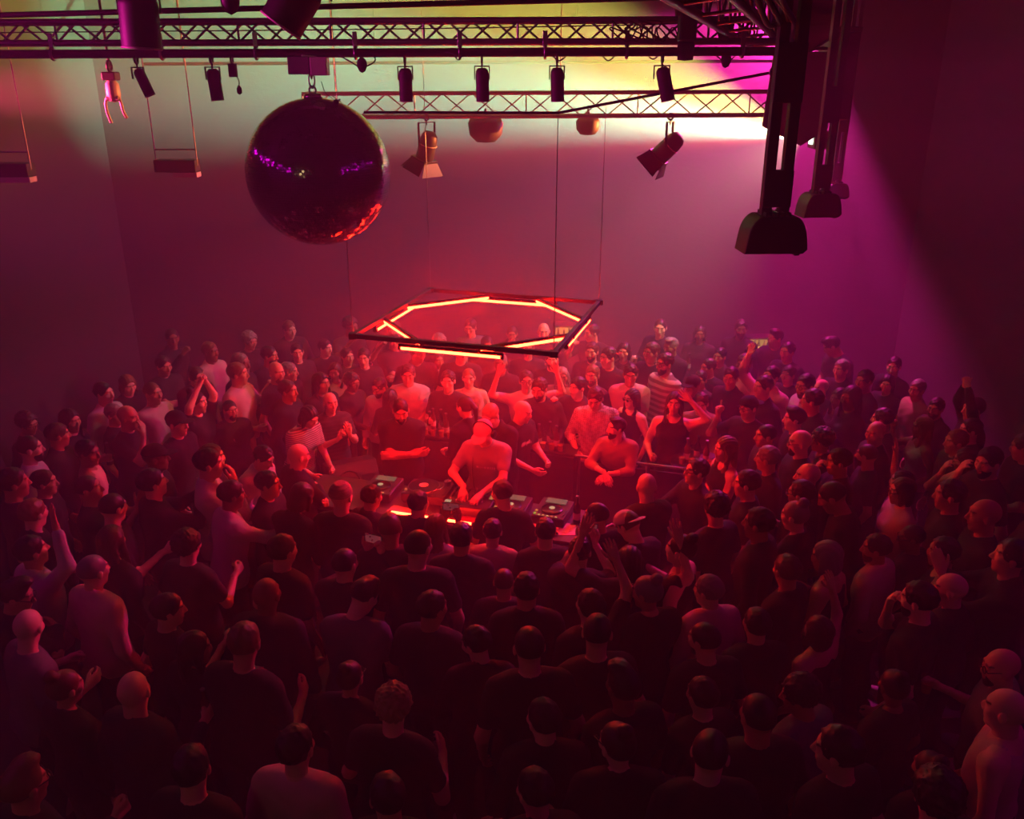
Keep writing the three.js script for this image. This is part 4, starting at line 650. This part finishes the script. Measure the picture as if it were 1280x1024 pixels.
const free = (x, z) => { const du = (x - BC[0]) * .956 + (z + BC[1]) * .292, dv = (x - BC[0]) * .292 - (z + BC[1]) * .956; return { du, dv, ok: !(du > -1.95 && du < 1.45 && dv > -1.1 && dv < 1.26) && !(du > 1.4 && du < 1.9 && dv > -.7 && dv < .75) && !(du > -2.85 && du <= -1.9 && dv > -1.05 && dv < .02) && !(du > 1.2 && du < 2.35 && dv > .45 && dv < 1.24) }; };
// ---- named figures in and round the booth
function hero(o, label) {
  const p = person({ fine: true, scale: 1, skin: 0, tint: 1, x: 0, z: 0, ...o });
  p.userData = { label, category: 'person' };
  if (o.px) {                                            // stand where the head lies on its sight line, clear of counter and table
    const r = people[people.length - 1], e = r.sk.headM.elements, s0 = o.h / e[13], c = Math.cos(o.yaw), s = Math.sin(o.yaw);
    for (const k of [1, .98, 1.02, .96, 1.04, .94, 1.06, .92, .9, 1.08, .88]) {
      const sc = s0 * k, v = atH(o.px, o.py, e[13] * sc), x = v.x - (e[12] * c + e[14] * s) * sc, z = v.z - (-e[12] * s + e[14] * c) * sc, f = free(x, z);
      if (sc > 1.12 || sc < .86 || !o.inside && (!f.ok || people.some((q) => q !== r && Math.hypot(q.x - x, q.z - z) < .4))) { if (k !== .88) continue; }
      r.x = x; r.z = z; r.scale = sc; p.position.set(x, 0, z); p.scale.setScalar(sc); break;
    }
    p.updateMatrixWorld(true);
  }
  return p;
}
const face = (x, z, tx, tz) => Math.atan2(tx - x, tz - z);
const H = (px, py, h) => ({ px, py, h });
const djPose = { lean: .2, side: -.03, twist: .08, L: { w: [.1, 1.12, .47], abs: true, pole: [1, -.5, -.2], f: [-.35, -.25, 1], n: [0, -1, -.2], hand: 'relaxed' }, R: { w: [-.1, 1.14, .44], abs: true, pole: [-1, -.5, -.1], f: [.15, -.5, 1], n: [0, -1, -.4], hand: 'relaxed' }, head: { pitch: .34, yaw: -.18 } };
{
  const b = booth(.02, -.02), dj = hero({ ...{ x: b.x, z: b.z }, yaw: BTURN + .02, pose: djPose, key: 'dj', head: 'a', wear: 'dt', hair: 'crop', tint: 5, hat: 'cap', hatColor: 'p', scale: 1.03 }, 'person in pale grey t-shirt, pale cap and headphones playing at the mixer');
  const sk = cached.skdj, hm = part('headphone_band', new THREE.TorusGeometry(.098, .008, 8, 24, Math.PI).translate(0, .045, -.02), M.black, dj); hm.applyMatrix4(sk.headM);
  for (const s of [1, -1]) part('headphone_cup', cyl(.038, .034, .035, 18).rotateZ(Math.PI / 2).translate(s * .1, -.005, -.02), M.black, hm);
  part('headphone_cord', tube([[-.08, 1.36, .2], [-.07, 1.2, .25], [-.05, 1.05, .26], [0, .98, .32]], .004, 16, 5), M.cable, dj);
  const font = await new FontLoader().loadAsync('fonts/droid/droid_sans_bold.typeface.json');
  const tx = new TextGeometry('N · · · O B I I Z', { font, size: .021, depth: .003, curveSegments: 3 }); tx.computeBoundingBox(); tx.translate(-(tx.boundingBox.max.x) / 2, 0, 0);
  const M4 = new THREE.Matrix4().makeTranslation(...sk.T(.02, 1.275, .139)).multiply(new THREE.Matrix4().makeRotationFromEuler(new THREE.Euler(.2 - .12, .08, -.04, 'YXZ'))); part('chest_lettering', tx.applyMatrix4(M4), mat(0xf2eee8, .7), dj, 'small pale lettering across the chest');
}
hero({ ...H(501, 514, 1.63), inside: true, yaw: .12, pose: { ...POSE.cross[1], build: 1.16, head: { pitch: .32, yaw: .05 } }, key: 'guard', head: 'c', wear: 'kp', hair: 'crop', tint: 0, beard: 1, scale: 1.03, skin: 1 }, 'person in black polo shirt standing with arms crossed beside the counter');
{
  const lean = { lean: .36, L: { w: [-.02, 1.14, .46], abs: true, pole: [1, -.3, -.2], f: [-.6, -.5, .6], n: [0, -.6, -1], hand: 'relaxed' }, R: { w: [-.06, 1.17, .49], abs: true, pole: [-1, -.3, -.2], f: [.5, -.7, .5], n: [0, -.6, -1], hand: 'relaxed' }, head: { pitch: -.25, yaw: -.85 }, build: 1.08 };
  hero({ ...H(770, 536, 1.47), inside: true, yaw: BTURN - .05, pose: lean, key: 'leaner', head: 'a', wear: 'tr', hair: 'quiff', tint: 2, beard: 1, scale: 1.06, skin: 4 }, 'person in pale rolled-sleeve shirt leaning with folded hands over the counter rail');
}
hero({ ...H(413, 504, 1.66), yaw: .5, pose: { ...POSE.drink[1], L: { w: [.12, 1.3, .32], f: [-.3, 1, .2], n: [0, 0, -1], hand: 'relaxed' }, R: { w: [-.03, 1.27, .3], f: [.5, .6, .3], n: [0, 0, -1], hand: 'grip' }, head: { yaw: .1 } }, key: 'polo', head: 'a', wear: 'Sp', hair: 'bald', scale: 1.03, skin: 0 }, 'bald person in dark striped polo shirt fiddling with a phone, behind the monitor speaker');
hero({ x: booth(-2.2, .06).x, z: booth(-2.2, .06).z, yaw: 1.0, scale: .95, pose: { lean: .28, L: { w: [.1, 1.1, .36], hand: 'grip' }, R: { w: [-.15, 1.05, .3] }, head: { pitch: .35 }, bust: 1, build: .92 }, key: 'striped', head: 'b', wear: 'st', hair: 'bob', tint: 0, skin: 0 }, 'person in black and white striped t-shirt bending over the heap of coats');
hero({ ...H(654, 515, 1.56), inside: true, yaw: .8, pose: { lean: .12, L: { w: [.12, 1.12, .34], hand: 'grip' }, R: { w: [-.12, 1.08, .34] }, head: { pitch: .2, yaw: .25 } }, key: 'baldprint', head: 'c', wear: 'kt', hair: 'bald', skin: 4 }, 'bald person in black t-shirt turned sideways just behind the DJ');
hero({ ...H(674, 487, 1.7), yaw: -.15, pose: { build: 1.1, L: { w: [.2, 1.02, .18], hand: 'grip' }, R: { w: [-.24, .93, .1] }, head: { pitch: .18, yaw: -.25 } }, key: 'beardman', head: 'a', wear: 'cl', hair: 'short', tint: 1, beard: 1, skin: 1, scale: 1.05 }, 'bearded person in charcoal shirt with open collar behind the counter');
hero({ ...H(658, 477, 1.68), yaw: .1, pose: 'wide', head: 'a', wear: 'wt', hair: 'short', tint: 3, glasses: 1, skin: 0, scale: 1.02 }, 'person in white t-shirt and glasses with both hands raised behind the counter');
hero({ ...H(510, 469, 1.72), yaw: .05, pose: 'clasp', head: 'c', wear: 'wt', hair: 'short', tint: 1, skin: 1, scale: 1.05 }, 'broad person in white t-shirt behind the arms-crossed person');
hero({ ...H(474, 485, 1.68), yaw: -.35, pose: { L: { w: [.24, .92, .08] }, R: { w: [-.24, .92, .1] }, head: { pitch: .25, yaw: -.3 } }, key: 'opencoat', head: 'a', wear: 'wl', hair: 'short', tint: 1, beard: 1, glasses: 1, skin: 1 }, 'bearded person in open white shirt and glasses near the monitor speaker');
hero({ ...H(489, 498, 1.58), yaw: 2.6, pose: 'stand', head: 'b', wear: 'kl', hair: 'long', tint: 1, skin: 0 }, 'long-haired person in black top seen from behind, between white shirt and crossed arms');
hero({ ...H(560, 477, 1.66), yaw: -.25, pose: 'drink', head: 'a', wear: 'ct', hair: 'short', tint: 2, skin: 4, turn: 0 }, 'person in charcoal t-shirt holding a drink over the counter bottles');
hero({ ...H(586, 473, 1.68), yaw: .05, pose: 'stand', head: 'a', wear: 'pv', hair: 'crop', tint: 4, skin: 4 }, 'person in pale pink vest top facing the DJ from behind the counter');
hero({ ...H(581, 509, 1.6), inside: true, yaw: -2.3, pose: 'clasp', head: 'b', wear: 'kl', hair: 'tail', tint: 0, skin: 0 }, 'ponytailed person in black top turned away near the DJ');
hero({ ...H(613, 520, 1.64), inside: true, yaw: -.5, pose: 'bow', head: 'a', wear: 'kl', hair: 'crop', tint: 5, skin: 4 }, 'fair-haired person in black top bowing right behind the DJ');
hero({ ...H(744, 499, 1.62), yaw: -.1, pose: { lean: .12, L: { w: [.2, 1.1, .25] }, R: { w: [-.2, 1.05, .2] }, head: { pitch: .35, yaw: -.2 } }, key: 'pattern', head: 'c', wear: 'fr', hair: 'short', tint: 3, skin: 0, scale: 1.02 }, 'person in pale patterned shirt looking down beside the leaning person');
hero({ ...H(751, 526, 1.5), yaw: -1.9, pose: 'bow', head: 'b', wear: 'kl', hair: 'long', tint: 2, skin: 0 }, 'long-haired person in black bending next to the leaning person');
hero({ ...H(789, 499, 1.62), yaw: -.9, pose: 'stand', head: 'b', wear: 'kv', hair: 'long', tint: 1, glasses: 2, skin: 4 }, 'person in black vest top and sunglasses behind the leaning person');
hero({ ...H(788, 469, 1.75), yaw: -.1, pose: 'clasp', head: 'c', wear: 'pt', hair: 'short', tint: 1, skin: 1, scale: 1.07 }, 'tall person in pale pink t-shirt behind the sunglasses wearer');
hero({ ...H(843, 505, 1.6), yaw: -.3, pose: { ...POSE.raise[1], L: { w: [.2, 1.72, .15], pole: [1, -.3, .3], hand: 'open', n: [0, 0, 1] }, R: { w: [-.2, 1.1, .24], hand: 'grip' }, bust: 1, build: .9 }, key: 'raisedhand', head: 'b', wear: 'kv', hair: 'long', tint: 3, skin: 4 }, 'person in black vest top raising an open hand above the tumblers');
hero({ ...H(876, 505, 1.66), yaw: -.3, pose: { lean: .1, L: { w: [.14, 1.05, .35], hand: 'grip' }, R: { w: [-.22, .95, .12] }, head: { pitch: .15 } }, key: 'sweater', head: 'a', wear: 'tl', hair: 'short', tint: 3, skin: 0 }, 'person in tan long-sleeved top reaching towards the rail drinks');
hero({ ...H(936, 510, 1.64), yaw: -.9, pose: 'point', head: 'a', wear: 'kt', hair: 'crop', hat: 'capback', hatColor: 'k', glasses: 1, tint: 2, skin: 0 }, 'person in black t-shirt, cap and glasses pointing one finger up');
hero({ ...H(906, 562, 1.6), yaw: -1.35, pose: { ...POSE.clasp[1], bust: 1, build: .9, head: { pitch: 0, yaw: 0 } }, key: 'profilewoman', head: 'b', wear: 'kv', hair: 'long', tint: 4, skin: 4 }, 'long-haired person in black vest top with bare shoulder facing the booth sideways');
hero({ ...H(870, 590, 1.58), yaw: -1.2, pose: { ...POSE.reach[1], head: { pitch: -.2, yaw: -.2 } }, key: 'reacher', head: 'a', wear: 'kl', hair: 'short', tint: 1, glasses: 1, skin: 0 }, 'person in black top and glasses stretching an arm to the table end');
hero({ ...H(222, 530, 1.66), yaw: 1.3, pose: 'stand', head: 'a', wear: 'kt', hair: 'crop', hat: 'cap', hatColor: 'k', tint: 1, skin: 0, turn: 0 }, 'person in black t-shirt and black cap watching the booth sideways');
hero({ ...H(247, 503, 1.62), yaw: 1.2, pose: 'joined', head: 'b', wear: 'kt', hair: 'bun', tint: 2, skin: 4 }, 'person in black t-shirt with joined hands high overhead, behind the cap wearer');
hero({ ...H(288, 513, 1.66), yaw: .75, pose: 'stand', head: 'c', wear: 'kt', hair: 'crop', tint: 1, beard: 1, skin: 1, scale: 1.04 }, 'bearded person in black t-shirt standing beyond the cap wearer');
hero({ ...H(330, 573, 1.5), yaw: 1.2, pose: { lean: .3, L: { w: [.1, 1.2, .3], hand: 'grip' }, R: { w: [-.1, 1.15, .3] }, head: { pitch: .3 } }, key: 'hunched', head: 'a', wear: 'wl', hair: 'short', tint: 1, skin: 0 }, 'hunched person in white shirt next to the heap of coats');
hero({ ...H(336, 606, 1.6), yaw: 1.4, pose: 'drink', head: 'a', wear: 'kl', hair: 'short', tint: 0, skin: 1 }, 'dark-haired person in black top holding a drink before the hunched person');
hero({ ...H(427, 622, 1.66), yaw: 2.9, pose: 'stand', head: 'c', wear: 'kt', hair: 'bald', hat: 'beanie', hatColor: 't', skin: 4, scale: 1.05 }, 'broad person in black with a tan beanie, seen from behind at the table');
hero({ ...H(465, 622, 1.64), yaw: 2.4, pose: 'clasp', head: 'a', wear: 'kl', hair: 'short', tint: 1, skin: 0 }, 'person in black top next to the tan beanie wearer, turned to the decks');
hero({ ...H(786, 658, 1.58), yaw: -2.4, pose: 'bow', head: 'a', wear: 'kt', hair: 'crop', hat: 'capback', hatColor: 'w', tint: 3, skin: 0 }, 'person in a white backwards cap at the end of the DJ table');
hero({ ...H(850, 688, 1.6), yaw: -2.1, pose: { ...POSE.raise[1], R: { w: [-.2, 1.3, .35], hand: 'grip' }, L: { w: [.3, 1.15, .2] }, bust: 1, build: .9 }, key: 'bareshoulder', head: 'b', wear: 'kv', hair: 'bun', tint: 1, skin: 4 }, 'person in black vest top with bare shoulders seen from behind');
hero({ ...H(787, 703, 1.6), yaw: 3.0, pose: 'wide', head: 'b', wear: 'kt', hair: 'bob', tint: 1, skin: 0 }, 'person in black t-shirt holding both hands up beside the head, seen from behind');
hero({ ...H(725, 690, 1.58), yaw: 2.9, pose: 'phone', head: 'a', wear: 'kt', hair: 'short', tint: 1, skin: 4 }, 'person in black t-shirt filming the DJ with a raised phone');
hero({ ...H(1256, 888, 1.7), yaw: -2.3, pose: 'stand', head: 'c', wear: 'pv', hair: 'bald', skin: 4, scale: 1.03 }, 'bald person in pale vest top standing in the dark rows');
hero({ ...H(371, 935, 1.68), yaw: 2.9, pose: 'stand', head: 'a', wear: 'pt', hair: 'short', tint: 1, skin: 0 }, 'person in pale t-shirt seen from behind in the darkest rows');
hero({ ...H(492, 884, 1.64), yaw: 2.9, pose: 'sway', head: 'a', wear: 'kt', hair: 'curly', tint: 5, skin: 0 }, 'person with a curly fair head in black t-shirt, dark rows');

const chestPrint = (key, n) => { const P = people.find((p) => p.key === key || p.group.userData.label === key), gs = []; for (let i = 0; i < n; i++) gs.push(rbox(.012 + .01 * ((i * 5) % 3), .03 + .012 * ((i * 3) % 2), .003, .001, -.075 + i * .15 / (n - 1), .008 * ((i * 7) % 3), 0)); const o = P.sk.T(0, 1.27, .128 + .012 * (P.head === 'c')), m = part('chest_print', merge(gs), mat(0xc9b8b0, .8), P.group, 'pale print across the chest'); m.position.set(...o); m.rotation.x = -.1; };
chestPrint('baldprint', 7); chestPrint('bearded person in black t-shirt standing beyond the cap wearer', 6);
// ---- everyone else: head position in the picture's frame, then dress; "." lets the dice choose
const LIST = `87,526 drink kl long b;129,492 stand wl short a;142,518 stand kt short a;158,522 smoke kt bald a;190,492 stand pt crop a;262,440 stand pl short a;303,511 stand kt short a;296,468 hug pt short a;36,562 stand wt crop a;54,604 stand kt short a;108,566 stand pv short a;112,612 clap kt crop a;193,573 stand kt short a;198,604 clap kl short a;258,574 smoke wl short a;280,570 stand kl long b;275,621 reach wl short a;142,636 drink kt crop a;40,644 stand kl short a;357,628 bow kl bob b;359,489 stand kh short a;345,465 stand kt bald c;360,465 stand kl short a;401,479 stand kl long b;420,465 stand tl long b;439,478 clasp kl curly b;434,446 stand cl short a;487,662 stand kt crop c;524,633 stand kl short c;520,686 stand kt crop a;548,664 phone wt long b;588,680 stand kl short a;626,622 sway kt short a;627,668 stand wt short a;681,672 stand kt short c;749,646 stand kt crop a;626,454 stand kl crop a;706,471 stand tt long b;727,482 dance cr short a;741,469 stand kt short a;866,482 stand kl short a;903,499 stand kl short a;962,547 stand kt crop a;964,574 stand kl short a;950,474 raise pl short a;887,460 stand kt short a;900,446 stand cl short a;914,470 stand kl short a;881,476 stand kt short a;832,455 stand Wl short a;1004,491 stand wl short a;1017,508 stand kl short a;1028,486 stand kt bald a;1052,502 stand kv long b;1070,501 stand cl long b;986,469 stand kt short a;1052,462 stand kl short a;1117,458 stand kt short a;1109,480 stand kl bob b;969,484 stand kl short a;1022,532 stand kt quiff a;1010,555 stand kt bald c;1040,556 drink kl curly b;1096,546 stand kl bald a;1103,530 stand kt short a;1092,576 stand kt crop a;1031,580 smoke kt short a;1000,599 stand kl bald a;1021,620 drink kt short a;998,645 clasp kl bun b;1147,487 stand tl short a;1147,536 point pv long b;1218,512 joined kl short a;1213,538 stand kt short a;1196,553 stand cl short a;1211,577 smoke kv long b;1238,577 smoke kt short a;1080,623 bow kt crop a;1119,607 raise pv long b;1141,617 stand pl bob b;1226,641 stand kt bald a;936,606 stand kt short a;950,656 stand kl short a;40,690 raise wl short a;139,678 stand kl long b;115,716 stand pl crop a;207,764 drink kt short a;240,812 stand kl long b;291,812 sway kt short a;352,690 stand kt short c;430,707 phone kl crop a;537,762 stand kt short c;597,812 sway kl short a;637,740 stand kt crop a;677,740 stand kl short c;736,768 raise kt short a;742,797 stand kt crop a;807,744 stand kt bun b;889,740 stand pl short a;665,812 stand kt crop a;945,783 stand kl short a;885,803 stand kt crop a;949,898 stand kt crop c;685,903 stand kl short a;776,861 stand kt quiff a;780,932 stand kl bun b;487,1000 stand kt short a;1052,940 stand kt short a;882,946 stand kl crop a;880,872 stand kt short a;1102,687 stand pl short a;1182,689 stand kv short b;1250,692 clap kl short a;1140,674 stand kt crop a;1192,738 stand kl bald a;1152,752 smoke kt short a;1043,702 sway kv bob b;985,716 stand kl short a;1022,790 raise kv bob b;1170,1000 stand kl curly a;80,862 stand kl bun b;240,966 stand kt short a;895,637 stand kt curly a;620,570 x;455,447 stand kl short a;545,450 stand tl long b;690,450 stand kt short a;762,447 stand kl short a;815,441 stand kt short a;780,440 stand kl bob b;740,440 stand ct short a;300,455 stand kl short a;335,445 stand kt short a;372,440 stand cl short a;405,435 stand kt short a;520,440 stand kl short a;575,440 stand ct short a;660,436 stand kl short a;930,455 stand pl short a;985,440 stand kt short a;1075,478 stand kt short a;1170,510 stand kl short a;1185,620 stand kt short a;70,545 stand kl short a;15,605 stand kt short a`;
const crowd = [];
for (const line of LIST.split(';')) {
  const [pt, pose, wear, hair, head] = line.split(' '); if (pose === 'x') continue;
  const [px, py] = pt.split(',').map(Number);
  crowd.push({ px, py, pose, wear, hair, head, scale: (head === 'b' ? .96 : 1.02) + (rnd() - .5) * .06 });
}
const placeHead = (c) => { const v = atH(c.px, c.py, 1.625 * c.scale); c.x = v.x; c.z = v.z; };
crowd.forEach(placeHead);
// slide people along their own sight lines (a taller person stands nearer) until they stand clear of each other
const fixed = people.map((p) => ({ x: p.x, z: p.z }));
for (let it = 0; it < 60; it++) for (const c of crowd) {
  let push = 0;
  for (const e of [...fixed, ...crowd]) { if (e === c) continue; const dx = c.x - e.x, dz = c.z - e.z, d = Math.hypot(dx, dz); if (d < .46) push += (dz >= 0 ? 1 : -1) * (.46 - d); }
  const f = free(c.x, c.z); if (!f.ok) push += (f.dv > 0 ? -1 : 1) * .2;
  if (push) { c.scale = Math.min(1.1, Math.max(.9, c.scale + Math.max(-.02, Math.min(.02, push * .12)))); placeHead(c); }
}
// then push apart on the floor what still overlaps
for (let it = 0; it < 30; it++) for (const c of crowd) for (const e of [...fixed, ...crowd]) { if (e === c) continue; const dx = c.x - e.x, dz = c.z - e.z, d = Math.hypot(dx, dz) || 1e-3; if (d < .45) { const k = (.45 - d) * .5 / d; c.x += dx * k; c.z += dz * k; } }
const placed = crowd.filter((c, i) => free(c.x, c.z).ok && !fixed.some((e) => Math.hypot(e.x - c.x, e.z - c.z) < .36) && !crowd.slice(0, i).some((e) => Math.hypot(e.x - c.x, e.z - c.z) < .3));
// fill the floor between them
const all = [...fixed, ...placed], poseNames = ['stand', 'stand', 'stand', 'clasp', 'sway', 'dance', 'drink', 'cross', 'stand', 'bow'], wears = ['kt', 'kt', 'kl', 'kl', 'ct', 'nt', 'kh', 'cl', 'kj', 'ot', 'gt', 'bl'];
for (let k = 0; k < 9000 && placed.length < 235; k++) {
  const d = 2.7 + rnd() * 9.3, x = (rnd() * 2 - 1) * Math.min(.62 * d + .35, d > 9 ? 4.7 : 5.2), z = -d;
  if (!free(x, z).ok || all.some((e) => Math.hypot(e.x - x, e.z - z) < (d < 6 ? .5 : .54))) continue;
  if (d > 11.2 && Math.abs(x) > 3.6) continue;
  const head = rnd() < .35 ? 'b' : rnd() < .8 ? 'a' : 'c';
  const c = { x, z, pose: poseNames[rnd() * poseNames.length | 0], wear: wears[rnd() * wears.length | 0], hair: head === 'b' ? ['long', 'bob', 'bun', 'tail', 'curly'][rnd() * 5 | 0] : ['short', 'short', 'crop', 'quiff', 'bald', 'curly'][rnd() * 6 | 0], head, scale: (head === 'b' ? .95 : 1.01) + (rnd() - .5) * .07 };
  placed.push(c); all.push(c);
}
const zone = (x, z) => { const { du, dv } = free(x, z); if (z < -10.3) return 'by the far wall'; if (dv > .9 && du > -2.2 && du < 2.6) return 'behind the counter'; if (dv > -.9) return du < 0 ? 'on the coat heap side' : 'on the guard rail side'; if (z < -5.2) return 'in rows facing the table'; return 'in the dark outer rows'; };
const DJX = booth(0, 0);
for (const c of placed) {
  const base = face(c.x, c.z, DJX.x, DJX.z) + (rnd() - .5) * .55, where = zone(c.x, c.z);
  const fem = c.head === 'b', o = { ...c, yaw: base, turn: [0, 0, 1, -1][rnd() * 4 | 0], skin: [0, 0, 1, 1, 2, 3, 4][rnd() * 7 | 0], tint: [0, 0, 1, 1, 2, 2, 3, 4, 6][rnd() * 9 | 0], legs: rnd() * 3 | 0, shoe: rnd() < .3 ? 1 : 0, beard: !fem && rnd() < .22 ? 1 : 0, glasses: rnd() < .1 ? 1 : 0 };
  if (['phone', 'clap', 'joined', 'wide', 'raise', 'hug', 'reach', 'point'].includes(c.pose)) o.turn = 0;
  if (o.hat) o.glasses = 0; if (!fem && c.hair === 'short' && rnd() < .05) { o.hat = rnd() < .5 ? 'cap' : 'beanie'; o.hair = 'crop'; o.beard = 0; }
  const p = person(o), color = PRINT[c.wear[0]]?.[0] ?? COLOR[c.wear[0]][0];
  p.userData = { label: `person in ${color} ${KIND[c.wear[1]][0]}${o.hat ? ' and ' + o.hat : o.glasses && c.pose === 'stand' ? ' and glasses' : ''}, ${POSE[c.pose][0]}, ${where}`, category: 'person', group: 'people ' + where };
}
// ---- what they hold
const held = people.filter((p) => p.pose === 'drink' || p.pose === 'phone');
const zoneOf = (p) => zone(p.x, p.z);
held.forEach((p, i) => {
  if (p.pose === 'drink') {
    const { p: q } = handAt(p.group, p.sk, -1, [0, .07, .042]), w = zoneOf(p);
    q.y -= .06;
    if (i % 3 === 0) bottle(q.setY(q.y - .03), 'bottle held in the hand of a person ' + w, amber, 'held bottles ' + w, .85);
    else { const t = thing('plastic_cup', 'plastic cup of drink held by a person ' + w, 'cup', q, 'held cups ' + w); part('cup_wall', G.cup, clear, t); part('drink', G.cupdrink, drinkMat, t); }
  } else {
    const a = handAt(p.group, p.sk, -1, [-.03, .12, .03]).p, b = handAt(p.group, p.sk, 1, [.03, .12, .03]).p, t = thing('phone', 'phone held up in both hands by a person ' + zoneOf(p), 'phone', a.clone().add(b).multiplyScalar(.5), 'held phones ' + zoneOf(p));
    t.rotation.y = p.group.rotation.y; part('case', rbox(.15, .075, .009, .004), M.black, t); part('screen', rbox(.14, .067, .002, .0005, 0, 0, -.0055), glow(.8, .12, .16, .22), t); part('lens', cyl(.006, .006, .003, 10).rotateX(Math.PI / 2).translate(-.055, .022, .006), M.lens, t);
  }
});
{ const P = people.find((p) => p.key === 'polo'), q = handAt(P.group, P.sk, -1, [0, .1, .03]).p, t = thing('phone', 'dark phone in the hands of the bald person in striped polo', 'phone', q); t.rotation.set(-.5, P.group.rotation.y, .2); part('case', rbox(.07, .145, .009, .004), M.black, t); part('screen', rbox(.063, .135, .002, .0005, 0, 0, -.0055), mat(0x101014, .1), t); }
renderer.render(scene, camera);
